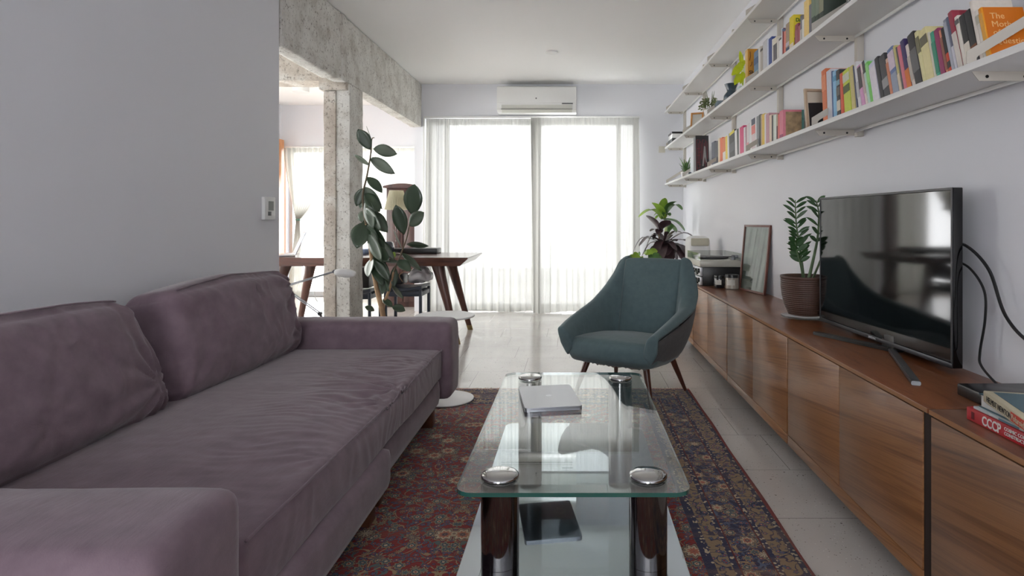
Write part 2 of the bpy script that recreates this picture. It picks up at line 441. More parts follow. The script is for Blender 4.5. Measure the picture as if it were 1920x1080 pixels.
def m_rug():
    t = NT('persian_rug'); p = t.coord(); s = t.n('ShaderNodeSeparateXYZ'); t.l(p, s.inputs[0])
    HX, HY = RUG_HX, RUG_HY
    ax = t.math('ABSOLUTE', s.outputs[0]); ay = t.math('ABSOLUTE', s.outputs[1])
    d = t.math('MINIMUM', t.math('SUBTRACT', HX, ax), t.math('SUBTRACT', HY, ay))   # distance from the rug's edge
    # mirrored coordinates: the design repeats left and right
    cm = t.n('ShaderNodeCombineXYZ'); t.l(ax, cm.inputs[0]); t.l(s.outputs[1], cm.inputs[1])
    pm = cm.outputs[0]
    wob = t.n('ShaderNodeVectorMath', operation='ADD')
    nz = t.n('ShaderNodeTexNoise'); t.l(pm, nz.inputs['Vector']); nz.inputs['Scale'].default_value = 16; nz.inputs['Detail'].default_value = 2
    sc = t.n('ShaderNodeVectorMath', operation='SCALE'); t.l(nz.outputs['Color'], sc.inputs[0]); sc.inputs['Scale'].default_value = .012
    t.l(pm, wob.inputs[0]); t.l(sc.outputs[0], wob.inputs[1]); pw = wob.outputs[0]
    def flowers(scale, rnd, petals, r0, pal, seedloc):
        q = t.mapping(pw, (1, 1, 1), loc=seedloc)
        v = t.vor(q, scale, 'F1', rnd)
        dv = t.n('ShaderNodeVectorMath', operation='SUBTRACT'); t.l(q, dv.inputs[0]); t.l(v.outputs['Position'], dv.inputs[1])
        s2 = t.n('ShaderNodeSeparateXYZ'); t.l(dv.outputs[0], s2.inputs[0])
        ang = t.math('ARCTAN2', s2.outputs[1], s2.outputs[0])
        pet = t.math('MULTIPLY', t.math('SINE', t.math('MULTIPLY', ang, petals)), .16)
        rr = t.math('MULTIPLY', v.outputs['Distance'], t.math('ADD', 1, pet))
        rr = t.math('DIVIDE', rr, r0)
        inside = t.math('LESS_THAN', rr, 1)
        col = t.ramp(rr, pal, 'CONSTANT')
        # every second flower takes the other pairing
        alt = t.math('GREATER_THAN', v.outputs['Color'], .5)
        return inside, col, alt
    red, dred = srgb((138, 38, 36)), srgb((96, 26, 30))
    navy, blue = srgb((38, 42, 74)), srgb((84, 98, 124))
    tan, beige, sal, teal = srgb((164, 138, 104)), srgb((196, 178, 148)), srgb((176, 104, 80)), srgb((86, 104, 104))
    palA = [(0, tan), (.16, navy), (.28, sal), (.5, beige), (.72, navy), (.8, tan), (.93, navy)]
    palB = [(0, red), (.2, beige), (.38, navy), (.5, teal), (.74, tan), (.9, dred)]
    palC = [(0, beige), (.3, red), (.55, blue), (.85, navy)]
    vine = t.math('LESS_THAN', t.math('ABSOLUTE', t.math('SUBTRACT', t.noise(pm, 15, 1.5, .4, .6), .5)), .018)
    vine2 = t.math('LESS_THAN', t.math('ABSOLUTE', t.math('SUBTRACT', t.noise(t.mapping(pm, loc=(3, 5, 0)), 26, 1, .4, .5), .5)), .026)
    small_in, small_c, _ = flowers(46, 1, 5, .40, palC, (1, 2, 0))
    mid_in, mid_c, alt = flowers(22, 1, 7, .40, palB, (5, 1, 0))
    big_in, big_c, _ = flowers(8.5, .8, 9, .32, palA, (0, .3, 0))
    def design(bg):
        c = t.mix(vine2, bg, teal); c = t.mix(vine, c, tan)
        c = t.mix(small_in, c, small_c); c = t.mix(mid_in, c, mid_c); return t.mix(big_in, c, big_c)
    field = design(red)
    navyb = t.mix(vine, navy, tan); navyb = t.mix(vine2, navyb, blue)
    navyb = t.mix(small_in, navyb, small_c); navyb = t.mix(mid_in, navyb, mid_c)
    bb_in, bb_c, _ = flowers(12, .6, 8, .32, palA, (0, .7, 0)); navyb = t.mix(bb_in, navyb, bb_c)
    tanb = t.mix(vine2, srgb((146, 124, 96)), navy); tanb = t.mix(small_in, tanb, small_c)
    guard = t.mix(t.math('LESS_THAN', t.vor(pm, 75).outputs['Distance'], .36), navy, beige)
    c = field
    def band(c, a, b, colr):
        m = t.math('MULTIPLY', t.math('GREATER_THAN', d, a), t.math('LESS_THAN', d, b))
        return t.mix(m, c, colr)
    c = band(c, .285, .300, navy); c = band(c, .270, .285, guard)
    c = band(c, .222, .270, tanb); c = band(c, .205, .222, guard); c = band(c, .200, .205, dred)
    c = band(c, .105, .200, navyb)
    c = band(c, .100, .105, dred); c = band(c, .083, .100, guard); c = band(c, .030, .083, tanb)
    c = band(c, .012, .030, guard); c = band(c, -1, .012, srgb((150, 40, 32)))
    # faded horizontal wear of old wool
    wear = t.noise(t.mapping(p, (.8, 7, 1)), 1.5, 4, .6)
    c = t.mix(t.ramp(wear, [(.5, (0, 0, 0)), (.72, (.45,)*3)]), c, srgb((150, 118, 92)))
    c = t.mix(.10, c, srgb((80, 60, 56)))
    t.l(c, t.b.inputs['Base Color']); t.b.inputs['Roughness'].default_value = .95
    t.b.inputs['Specular IOR Level'].default_value = .1; t.b.inputs['Sheen Weight'].default_value = .15
    t.bump(t.noise(p, 260, 2), .5, .004); return t.m
RUG_X0, RUG_X1, RUG_Y0, RUG_Y1 = -1.43, .677, .35, 3.60
RUG_HX = (RUG_X1-RUG_X0)/2; RUG_HY = (RUG_Y1-RUG_Y0)/2
M_RUG = m_rug()

# ------------------------------------------------------------------ room
def S(name, bm, m, parent=None, **kw):
    o = obj(name, bm, m, parent, **kw)
    if parent is None: tagS(o)
    return o
bm = nb(); box(bm, XD-.1, XW+.1, YR-.1, YB+.16, -.1, 0); S('floor', bm, M_FLOOR, smooth=False)
bm = nb(); box(bm, XD-.1, XW+.1, YR-.1, YB+.16, ROOM_H, ROOM_H+.1); S('ceiling', bm, M_CEIL, smooth=False)
bm = nb(); box(bm, XW, XW+.1, YR-.1, YW+.18, 0, ROOM_H); S('wall_right', bm, M_WALL, smooth=False)
bm = nb(); box(bm, XL-.14, XL, YR, 3.46, 0, ROOM_H); box(bm, XD, XL-.14, 3.36, 3.46, 0, ROOM_H); S('wall_left', bm, M_WALL, smooth=False)
bm = nb(); box(bm, XL-.14, -1.2, YR-.1, YR, 0, ROOM_H); box(bm, 0, XW, YR-.1, YR, 0, ROOM_H); box(bm, -1.2, 0, YR-.1, YR, 0, .9); box(bm, -1.2, 0, YR-.1, YR, 2.1, ROOM_H)  # the opening is added, to let fill daylight in from behind
S('wall_rear', bm, M_WALL, smooth=False)
bm = nb()   # window wall: lintel and right pier, left pier runs back beside the dining side
box(bm, -1.733, -1.616, YW, YB+.1, 0, ROOM_H)
box(bm, -1.616, .709, YW, YW+.16, 2.11, ROOM_H); box(bm, .709, XW, YW, YW+.16, 0, ROOM_H)
S('wall_window', bm, M_WALL, smooth=False)
bm = nb(); box(bm, XD, -1.733, YB, YB+.12, 1.93, ROOM_H); box(bm, XD, -3.70, YB, YB+.12, 0, 1.93)
S('wall_back', bm, M_WALL, smooth=False)
bm = nb(); box(bm, XD-.1, XD, 3.36, 3.9, 0, ROOM_H); box(bm, XD-.1, XD, 6.2, YB+.12, 0, ROOM_H); box(bm, XD-.1, XD, 3.9, 6.2, 0, .3); box(bm, XD-.1, XD, 3.9, 6.2, 2.05, ROOM_H); S('wall_dining', bm, M_WALL, smooth=False)  # window opening added out of frame for more daylight
# white trim round the curtain recess
bm = nb(); box(bm, -1.63, .72, YW-.03, YW-.001, 2.10, 2.125, .003); box(bm, -1.632, -1.612, YW-.03, YW-.001, 0.001, 2.10, .003); S('trim_1', bm, M_TRIM)
bm = nb(); box(bm, -3.70, -1.74, YB-.03, YB-.001, 1.92, 1.945, .003); S('trim_2', bm, M_TRIM)
def window(name, x0, x1, z0, z1, y, mull):
    bm = nb(); w = .05
    box(bm, x0, x1, y, y+.05, z1-w, z1, .004); box(bm, x0, x1, y, y+.05, z0, z0+.07, .004)
    for x in [x0, x1-w]+[m-w/2 for m in mull]: box(bm, x, x+w, y, y+.05, z0+.0701, z1-w-.0001, .004)
    o = S(name, bm, mat('grey_window_frame', (170, 174, 178), .4, metal=.3))
    bm = nb(); box(bm, x0+.01, x1-.01, y+.022, y+.028, z0+.03, z1-.02); obj('window_pane', bm, M_PANE, o, smooth=False)
window('window_1', -1.612, .708, .001, 2.099, YW+.08, [-1.40, -.44, .50])
window('window_2', -3.69, -1.745, .001, 1.925, YB+.05, [-2.9])
# balcony outside
bm = nb(); box(bm, -4.5, 2.5, YB+.2, 10.2, -.12, -.04); S('balcony_floor', bm, mat('balcony_floor_tile', (225, 225, 222), .7), smooth=False)
bm = nb(); box(bm, -4.5, 2.5, 9.9, 10.05, -.04, .22, .01); S('balcony_parapet', bm, mat('balcony_render', (235, 236, 238), .8))
bm = nb(); box(bm, -1.6, 2.5, YW+.17, YB+.2, -.12, -.04); S('balcony_threshold', bm, mat('balcony_floor_tile', (150, 150, 148)), smooth=False)
# orange wooden door at the left of the dining side
bm = nb(); box(bm, XD+.001, XD+.06, 6.7, 7.85, 0.001, 2.02, .006); d1 = S('door_1', bm, M_ORW)
bm = nb(); box(bm, XD+.06, XD+.085, 6.82, 7.72, .08, 1.94, .006); obj('door_panel', bm, M_ORW, d1)
# concrete beam, cross beam and column
def rough_box(x0, x1, y0, y1, z0, z1, res, amp, seed, cham=.012):
    bm = nb()
    def dp(s, nrm, uvw):
        a = noise.fractal(s*9+Vector((seed, 0, 0)), 1, 2, 4)*amp
        g = noise.noise(s*3+Vector((0, seed, 0)))*amp*.8
        return s+nrm*(a+g)
    softbox(bm, (x0, y0, z0), (x1, y1, z1), cham, res, disp=dp); return bm
root = thing('concrete_beam', 'rough pale concrete beam running along the ceiling to the window wall', 'beam', (-1.70, 5.0, 1.99)); tagS(root)
bm = rough_box(-1.765, -1.650, 3.47, YW-.004, 2.005, ROOM_H-.004, .03, .004, 3); obj('beam_body', bm, M_CONC, root, sharp=60)
bm = rough_box(-1.765, -1.640, 3.47, 4.30, 1.985, 2.055, .025, .003, 5, .02); obj('beam_ledge', bm, M_CONC, root, sharp=60)
bm = rough_box(-1.735, -1.638, 4.36, 4.44, 1.99, ROOM_H-.004, .02, .003, 9, .012); obj('beam_strip', bm, M_CONC, root, sharp=60)
root = thing('concrete_column', 'rough exposed concrete column in front of the dining table', 'column', (-1.75, 4.65, 0)); tagS(root)
bm = rough_box(-1.835, -1.745, 4.50, 4.81, .001, 1.95, .022, .005, 12, .01); obj('column_face', bm, M_CONC2, root, sharp=60)
bm = rough_box(-1.748, -1.645, 4.515, 4.80, .001, 2.002, .022, .004, 21, .01); obj('column_shaft', bm, M_CONC, root, sharp=60)
bm = rough_box(-1.86, -1.66, 4.475, 4.79, 1.951, 2.02, .02, .004, 31, .01); obj('column_capital', bm, M_CONC2, root, sharp=60)
bm = rough_box(XD+.004, -1.77, 4.52, 4.74, 2.022, ROOM_H-.004, .04, .005, 41, .012); cb = obj('cross_beam', bm, M_CONC2, sharp=60); tagS(cb)

# ------------------------------------------------------------------ curtains
def curtain(name, x0, x1, ztop, zbot, y, folds, amp, label, cat, group, m, seed, gather=0, lean=.0):
    bm = nb(); rnd = random.Random(seed)
    ph = [rnd.uniform(0, 6.28) for _ in range(6)]
    def f(u, v):
        z = ztop+(zbot-ztop)*v
        uu = u+.012*sin(7*u+ph[0]+2*v)
        a = amp*(.35+.65*v)*(.55+.9*abs(noise.noise(Vector((u*5, seed, 0)))))
        yy = y-lean*v+a*(sin(2*pi*folds*uu+ph[1])+.45*sin(2*pi*folds*2.3*uu+ph[2]+v))
        yy += .006*sin(2*pi*folds*5*uu)*(1-v)**3
        xx = x0+(x1-x0)*uu+amp*.35*sin(2*pi*folds*1.6*uu+ph[3])*v
        zz = z+.012*v**8*sin(11*u+ph[4])
        return Vector((xx, yy, zz))
    grid(bm, f, int(folds*14), 34)
    return tag(obj(name, bm, m, sharp=180), label, cat, group)
g = 'sheer curtains hanging at the windows'
root = curtain('sheer_curtain', -1.60, -.34, 2.095, .012, YW-.034, 13, .018, 'white sheer curtain covering the left sliding window', 'curtain', g, M_CURT, 11, lean=.01)
curtain('sheer_curtain', -.45, .70, 2.095, .012, YW-.105, 12, .020, 'white sheer curtain covering the right sliding window', 'curtain', g, M_CURT, 23, lean=.03)
bm = nb(); grid(bm, lambda u, v: Vector((XD+.07+.022*sin(2*pi*22*u+2*v)+.006*sin(2*pi*47*u), 3.82+2.46*u, 2.12-2.1*v)), 260, 12)
tag(obj('sheer_curtain', bm, m_curtain('plain_sheer_curtain', (205, 204, 200), .10), sharp=180), 'sheer curtain added to dim the side window of the dining area', 'curtain', g)  # out of frame, added to soften the daylight of the side window
# dining side: one curtain tied back at the left, one falling straight on the right
bm = nb()
def tied(u, v):
    z = 1.915-1.90*v
    zt = 1.0
    if z > zt:
        k = (1.915-z)/(1.915-zt); xl = -3.69+.16*k**1.6; xr = -3.06-.42*k**2.3
    else:
        k = (zt-z)/zt; xl = -3.53-.12*k; xr = -3.48+.06*k
    return Vector((xl+(xr-xl)*u, YB-.09+.022*sin(2*pi*9*u+3*v)*(1 if z > zt else .6), z))
grid(bm, tied, 110, 40)
tc = tag(obj('tied_curtain', bm, M_CURT2, sharp=180), 'cream sheer curtain tied back beside the orange wooden door', 'curtain')
bm = nb(); lathe(bm, [(.03, -.012), (.036, 0), (.03, .012)], (-3.505, YB-.09, 1.0), 18); obj('tieback', bm, mat('teal_ribbon', (96, 140, 130), .6), tc)
curtain('sheer_curtain', -3.10, -1.75, 1.915, .012, YB-.08, 14, .022, 'cream sheer curtain at the dining side window behind the rubber plant', 'curtain', g, M_CURT2, 31)

# ------------------------------------------------------------------ air conditioner, fittings
ac = thing('air_conditioner', 'white wall mounted air conditioner above the curtains', 'air conditioner', (-.39, YW-.005, 2.14))
bm = nb()
prism(bm, [(YW-.006, 2.14), (YW-.15, 2.14), (YW-.185, 2.165), (YW-.20, 2.225), (YW-.20, 2.405), (YW-.17, 2.42), (YW-.006, 2.42)], 'x', -.81, .032)
bmesh.ops.bevel(bm, geom=list(bm.edges), offset=.005, segments=2, affect='EDGES'); obj('casing', bm, M_WHITE, ac)
bm = nb(); box(bm, -.805, .027, YW-.207, YW-.2005, 2.235, 2.402, .003); obj('front_panel', bm, M_WHITE, ac)
bm = nb(); prism(bm, [(YW-.1535, 2.139), (YW-.1885, 2.164), (YW-.2035, 2.215), (YW-.2005, 2.2155), (YW-.185, 2.166), (YW-.152, 2.141)], 'x', -.76, -.015); obj('air_flap', bm, mat('ac_flap', (214, 214, 206), .4), ac)
bm = nb(); box(bm, -.765, -.01, YW-.206, YW-.197, 2.168, 2.173); obj('flap_gap', bm, mat('grey_slot', (120, 120, 116), .6), ac, label='thin grey slot across the flap')
bm = nb(); box(bm, -.12, -.005, YW-.2085, YW-.2072, 2.222, 2.234); obj('display', bm, mat('grey_display', (96, 98, 98), .3), ac, label='small dark grey display strip')
bm = nb(); lathe(bm, [(.008, 0), (.008, .002)], (0, 0, 0), 16, M=Matrix.Translation((-.393, YW-.2071, 2.283)) @ Matrix.Rotation(pi/2, 4, 'X')); obj('badge', bm, mat('grey_badge', (110, 110, 110), .4), ac, label='small round grey badge')
bm = nb(); lathe(bm, [(.055, 0), (.055, -.012), (.03, -.018)], (-.19, 5.39, ROOM_H-.0005), 24); tag(obj('ceiling_plate', bm, M_WHITE), 'small round white cover plate on the ceiling', 'plate')
bm = nb(); lathe(bm, [(.09, -.07), (.09, 0)], (-3.0, 6.75, ROOM_H-.0005), 28); tag(obj('ceiling_light', bm, M_WHITE), 'white round ceiling light in the dining side', 'light')
th = thing('thermostat', 'small white thermostat on the left wall near its end', 'thermostat', (XL, 3.32, 1.0))
bm = nb(); box(bm, XL+.0005, XL+.02, 3.262, 3.378, 1.0, 1.123, .003); obj('housing', bm, M_WHITE, th)
bm = nb(); box(bm, XL+.0201, XL+.0215, 3.30, 3.355, 1.05, 1.10); obj('display', bm, mat('thermo_display', (150, 154, 150), .3), th, label='grey display window')
bm = nb(); box(bm, XL+.0201, XL+.024, 3.295, 3.325, 1.022, 1.044, .001); obj('button', bm, mat('dark_button', (90, 92, 94), .4), th, label='dark grey button')
bm = nb(); box(bm, .93, 1.0, YW-.012, YW-.0005, 1.73, 1.80, .003); tag(obj('switch_plate', bm, M_CREAM), 'small cream cover plate on the wall right of the curtains', 'switch')

# ------------------------------------------------------------------ rug
rug = thing('persian_rug', 'worn red and navy persian rug under the glass coffee table', 'rug', ((RUG_X0+RUG_X1)/2, (RUG_Y0+RUG_Y1)/2, 0))
bm = nb()
def rg(u, v):
    x = RUG_X0+(RUG_X1-RUG_X0)*u; y = RUG_Y0+(RUG_Y1-RUG_Y0)*v
    e = min(u, 1-u, v, 1-v)
    z = .009+.0022*noise.noise(Vector((x*3, y*3, 0)))*min(1, e*20)
    x += .006*noise.noise(Vector((0, y*2.5, 5)))*(1 if u > .5 else -1)*abs(2*u-1); y += .006*noise.noise(Vector((x*3, 0, 8)))*abs(2*v-1)
    return Vector((x, y, z))
V = grid(bm, rg, 60, 90)
r = bmesh.ops.extrude_face_region(bm, geom=list(bm.faces))
for v in [q for q in r['geom'] if isinstance(q, bmesh.types.BMVert)]: v.co.z = .0012
obj('pile', bm, M_RUG, rug, sharp=180)
bm = nb(); rnd = random.Random(5)
for k in range(420):
    x = RUG_X0+.01+(RUG_X1-RUG_X0-.02)*k/420+rnd.uniform(-.001, .001)
    if rnd.random() < .12: continue
    L = rnd.uniform(.018, .05); sx = rnd.uniform(-.012, .012)
    tube(bm, [(x, RUG_Y1-.003, .007), (x+sx*.5, RUG_Y1+L*.5, .0045), (x+sx, RUG_Y1+L, .0025)], .0014, 4)
tag(obj('fringe', bm, mat('cream_fringe', (206, 196, 182), .9), rug), kind='stuff', label='pale cotton fringe')

# ------------------------------------------------------------------ sofa
sofa = thing('sofa', 'long low mauve velvet sofa against the left wall', 'sofa', (-1.15, 2.07, 0))
def fuzz(amp, sc=4, seed=0):
    def f(s, n, uvw): return s+n*amp*noise.noise(s*sc+Vector((seed, 0, 0)))
    return f
# near and far base modules
bm = nb(); softbox(bm, (-1.60, 1.17, .108), (-.606, 2.062, .240), .024, .03, disp=fuzz(.003)); obj('base', bm, M_VEL, sofa, sharp=180)
bm = nb(); softbox(bm, (-1.60, 2.07, .105), (-.645, 2.992, .222), .022, .03, disp=fuzz(.003, seed=4)); obj('base', bm, M_VEL, sofa, sharp=180)
def arm_disp(seed):
    def f(s, n, uvw):
        s = s+n*(.004*noise.noise(s*5+Vector((seed, 0, 0)))+.0012*noise.noise(s*22))
        if n.z > .5: s.z += .006*(1-abs(uvw.y)**2)
        return s
    return f
bm = nb(); softbox(bm, (-1.62, 3.0, .115), (-.600, 3.225, .490), .034, .018, bulge=(.006, .008, .006), disp=arm_disp(1)); obj('armrest', bm, M_VEL, sofa, sharp=180)
bm = nb(); softbox(bm, (-1.62, .90, .115), (-.622, 1.165, .500), .034, .018, bulge=(.006, .006, .004), disp=arm_disp(2)); obj('armrest', bm, M_VEL, sofa, sharp=180)
bm = nb(); softbox(bm, (-1.652, .95, .12), (-1.575, 3.20, .44), .03, .04, disp=fuzz(.003)); obj('back_frame', bm, M_VEL, sofa, sharp=180)
def ridge(x, w): return exp(-(x/w)**2)
def seat_disp(s, n, uvw):
    x, y, z = s
    # soft crown and sag
    if n.z > .3:
        s.z += .012*(1-abs(uvw.x)**3)*(1-abs(uvw.y)**4)
        s.z -= .012*ridge(y-2.28, .30)*ridge(x+.70, .22)
        s.z += .006*noise.noise(Vector((x*2.6, y*2.2, 1)))
        # creases running across, strongest near the front edge in the far half
        m = ridge(x+.82, .22)*(ridge(y-2.55, .42)+.6*ridge(y-1.9, .5))
        q = noise.noise(Vector((x*3.2, y*26+2.5*noise.noise(Vector((x*5, y*3, 2))), 3)))
        s.z += .0058*m*(1-abs(q)*3.0 if abs(q) < .33 else 0)*.9
        q2 = noise.noise(Vector((x*7+y*4, y*34, 7)))
        s.z += .0016*q2*(.25+m)
        # pinch points on the front piping
        for (py, a) in ((2.30, .010), (2.12, .006), (1.62, .002), (2.74, .003)):
            dx, dy = x+.655, y-py
            dd = sqrt(dx*dx+dy*dy); th = math.atan2(dy, -dx+1e-6)
            s.z += a*exp(-dd/.14)*cos(9*th+py*5)*min(1, dd/.03)
    if n.x > .5:
        m = .5+.5*noise.noise(Vector((0, y*2.2, 4)))+.5*ridge(y-2.3, .35)
        s.x += .0048*m*noise.noise(Vector((2, y*30+3*noise.noise(Vector((z*8, y*4, 1))), z*4)))*(1-abs(uvw.z)**4)
        s.x += .010*noise.noise(Vector((7, y*3.3, z*3)))
    # welted seam on the upper front edge
    return s
bm = nb(); softbox(bm, (-1.55, 1.172, .226), (-.636, 2.985, .372), .024, .0095, bulge=(.010, .0, .004), disp=seat_disp)
sc_o = obj('seat_cushion', bm, M_VEL, sofa, sharp=180)
bm = nb()
pts = [seat_disp(Vector((-.6385, 1.19+1.78*k/220, .3655)), Vector((.7, 0, .4)), Vector((1, 0, 1)))+Vector((.0035, 0, .006)) for k in range(221)]
tube(bm, pts, .0032, 6); obj('piping', bm, M_VEL, sc_o, sharp=180)
def back_cushion(y0, y1, lean_deg, seed, folds, xb=-1.30, endcut=.03):
    """loose back cushion: built flat in its own frame (u = along Y, w = up) then leaned back"""
    L = y1-y0; Hh = .40; T = .20
    R = Matrix.Translation((xb, y0, .378)) @ Matrix.Rotation(-radians(lean_deg), 4, 'Y')
    def dp(s, n, uvw):
        x, y, z = s
        if n.x > .2:
            # plump front with folds spreading from the corners
            for (cy, cz, a, k, ph) in folds:
                dy, dz = y-cy*L, z-cz*Hh
                dd = sqrt(dy*dy+dz*dz); th = math.atan2(dz, dy)
                s.x += a*exp(-dd/.24)*cos(k*th+ph+3*noise.noise(Vector((y*4, z*4, seed))))*min(1, dd/.05)
            q = noise.noise(Vector((y*6+z*10, z*5-y*7+1.3*noise.noise(Vector((y*5, z*5, seed+3))), seed)))
            s.x += .0045*(1-abs(q)*4 if abs(q) < .25 else 0)
            s.x += .006*noise.noise(Vector((y*5, z*5, seed+9)))
        s.z += .010*noise.noise(Vector((y*3.4, x*3, seed+1)))*uvw.z
        # ears: corners droop and pull in
        cr = abs(uvw.y)**6
        s.y -= endcut*max(0, uvw.y)**2*max(0, (uvw.z+1)/2)**1.5; s.y += .03*max(0, -uvw.y)**2*max(0, (uvw.z+1)/2)**1.5
        s.z -= .022*cr*max(0, uvw.z); s.x -= .012*cr
        s.z -= .010*(1-abs(uvw.y)**2)*0
        return s
    bm = nb(); softbox(bm, (-T, 0, 0), (0, L, Hh), .060, .0105, bulge=(.045, .004, .012), disp=dp)
    bm.transform(R)
    c = obj('back_cushion', bm, M_VEL, sofa, sharp=180)
    bm = nb(); ring = []
    for k in range(41):
        yk = .075+(L-.15)*k/40; ring.append(dp(Vector((-.020, yk, Hh-.010+.012*(1-abs(2*yk/L-1)**2.4))), Vector((0, 0, 1)), Vector((0, 2*yk/L-1, 1))))
    tube(bm, ring, .003, 6); bm.transform(R)
    return c, bm
F1 = [(.98, .80, .013, 11, 0), (.95, .12, .008, 10, 1), (.05, .1, .004, 7, 2), (.55, .95, .003, 8, 1)]
F2 = [(.92, .25, .009, 11, .5), (.97, .9, .003, 8, 2), (.45, .3, .002, 7, 1)]
for (y0, y1, ld, seed, fo, ec) in ((2.055, 2.995, 10, 3, F1, .03), (1.09, 2.035, 13, 17, F2, .10)):
    c, bm = back_cushion(y0, y1, ld, seed, fo, endcut=ec)
    obj('piping', bm, M_VEL, c, sharp=180)
M_BLEG = mat('brown_sofa_leg', (96, 58, 38), .4, var=.15, vscale=30)
for (x, y) in ((-.70, 2.94), (-.70, 2.14), (-.685, 2.00), (-.685, 1.00), (-1.55, 2.94), (-1.55, 1.0)):
    bm = nb(); box(bm, x-.03, x+.03, y-.03, y+.03, .0105, .125, .003); obj('leg', bm, M_BLEG, sofa)

# ------------------------------------------------------------------ round side table
st = thing('side_table', 'round white side table half hidden behind the sofa arm', 'side table', (-.712, 3.40, .011))
bm = nb(); lathe(bm, [(.152, .011), (.155, .013), (.155, .017), (.15, .019)], (-.705, 3.38, 0), 56); obj('base', bm, M_WHITEP, st)
bm = nb(); lathe(bm, [(.012, .019), (.012, .462)], (-.705, 3.38, 0), 20); obj('stem', bm, M_WHITEP, st)
bm = nb(); lathe(bm, [(.160, .462), (.163, .464), (.163, .470), (.161, .472)], (-.712, 3.40, 0), 64); obj('tabletop', bm, M_WHITEP, st)

# ------------------------------------------------------------------ glass coffee table
ct = thing('coffee_table', 'low two-tier glass coffee table on chrome columns', 'coffee table', (0, 2.18, 0))
def rrect(x0, x1, y0, y1, r, n=8):
    pts = []
    for (cx, cy, a0) in ((x1-r, y1-r, 0), (x0+r, y1-r, 90), (x0+r, y0+r, 180), (x1-r, y0+r, 270)):
        for k in range(n+1):
            a = radians(a0+90*k/n); pts.append((cx+r*cos(a), cy+r*sin(a)))
    return pts
def slab(bm, pts, z0, z1, mi_side, c=.0015):
    cx = sum(p[0] for p in pts)/len(pts); cy = sum(p[1] for p in pts)/len(pts)
    def off(d): return [(x-(x-cx)/max(abs(x-cx), .01)*0, y) for x, y in pts]
    A = [bm.verts.new((x, y, z0)) for x, y in pts]; B = [bm.verts.new((x, y, z1)) for x, y in pts]
    n = len(pts)
    for k in range(n): bm.faces.new((A[k], A[(k+1) % n], B[(k+1) % n], B[k])).material_index = mi_side
    bm.faces.new(A[::-1]).material_index = 0; bm.faces.new(B).material_index = 0
bm = nb(); slab(bm, rrect(-.305, .305, 1.565, 2.80, .045), .292, .303, 1); obj('glass_top', bm, [M_GLASS, M_GEDGE], ct, label='clear glass top with green edges', sharp=30)
bm = nb(); slab(bm, rrect(-.305, .305, 1.55, 2.80, .045), .062, .072, 1); obj('glass_shelf', bm, [M_MIRROR, M_GEDGE], ct, label='grey mirror glass lower shelf', sharp=30)
for (x, y) in ((-.199, 1.665), (.203, 1.665), (-.19, 2.70), (.206, 2.70)):
    bm = nb(); lathe(bm, [(.0515, .0725), (.0515, .2915)], (x, y, 0), 48); c = obj('column', bm, M_DCHROME, ct)
    bm = nb(); lathe(bm, [(.047, .0105), (.0515, .014), (.0515, .0615)], (x, y, 0), 48); obj('foot', bm, M_DCHROME, ct)
    bm = nb(); lathe(bm, [(.0495, .3035), (.0515, .3045), (.0515, .309), (.048, .3125), (.036, .3155), (.018, .3172), (.004, .3176)], (x, y, 0), 48); obj('cap', bm, M_CHROME, ct, sharp=50)
# ------------------------------------------------------------------ laptop on the coffee table
lp = thing('laptop', 'closed silver laptop lying on the glass coffee table', 'laptop', (-.095, 2.375, .3036), radians(9.5))
bm = nb(); prism(bm, rrect(-.106, .106, -.148, .148, .012, 5), 'z', .0005, .0095); obj('base', bm, M_ALU, lp, local=True)
bm = nb(); prism(bm, rrect(-.106, .106, -.148, .148, .012, 5), 'z', .0105, .0155)
bmesh.ops.bevel(bm, geom=[e for e in bm.edges if all(v.co.z > .015 for v in e.verts)], offset=.001, segments=2, affect='EDGES'); lid = obj('lid', bm, M_ALU, lp, local=True)
bm = nb(); prism(bm, rrect(-.103, .103, -.145, .145, .010, 4), 'z', .0095, .0105); obj('gap', bm, M_BLACK, lp, local=True, label='thin dark gap between lid and base')
# emblem on the lid: a bitten apple
bm = nb(); pts = []
for k in range(40):
    a = 2*pi*k/40; r = .0115*(1+.10*cos(2*a)*1-.16*exp(-((a-pi/2)/.35)**2)-.10*exp(-((a-3*pi/2)/.3)**2))
    x, y = r*cos(a), r*sin(a)
    dx, dy = x-.0150, y-.001; dd = sqrt(dx*dx+dy*dy)
    if dd < .0062: x, y = .0150+dx/dd*.0062, .001+dy/dd*.0062
    pts.append((x, y))
prism(bm, pts, 'z', .0156, .0160)
prism(bm, [(.0, .0125), (.002, .0155), (.0055, .0175), (.0045, .0145), (.002, .0125)], 'z', .0156, .0160)
obj('lid_emblem', bm, mat('emblem_white', (236, 240, 244), .15), lid, local=True, label='pale apple emblem')

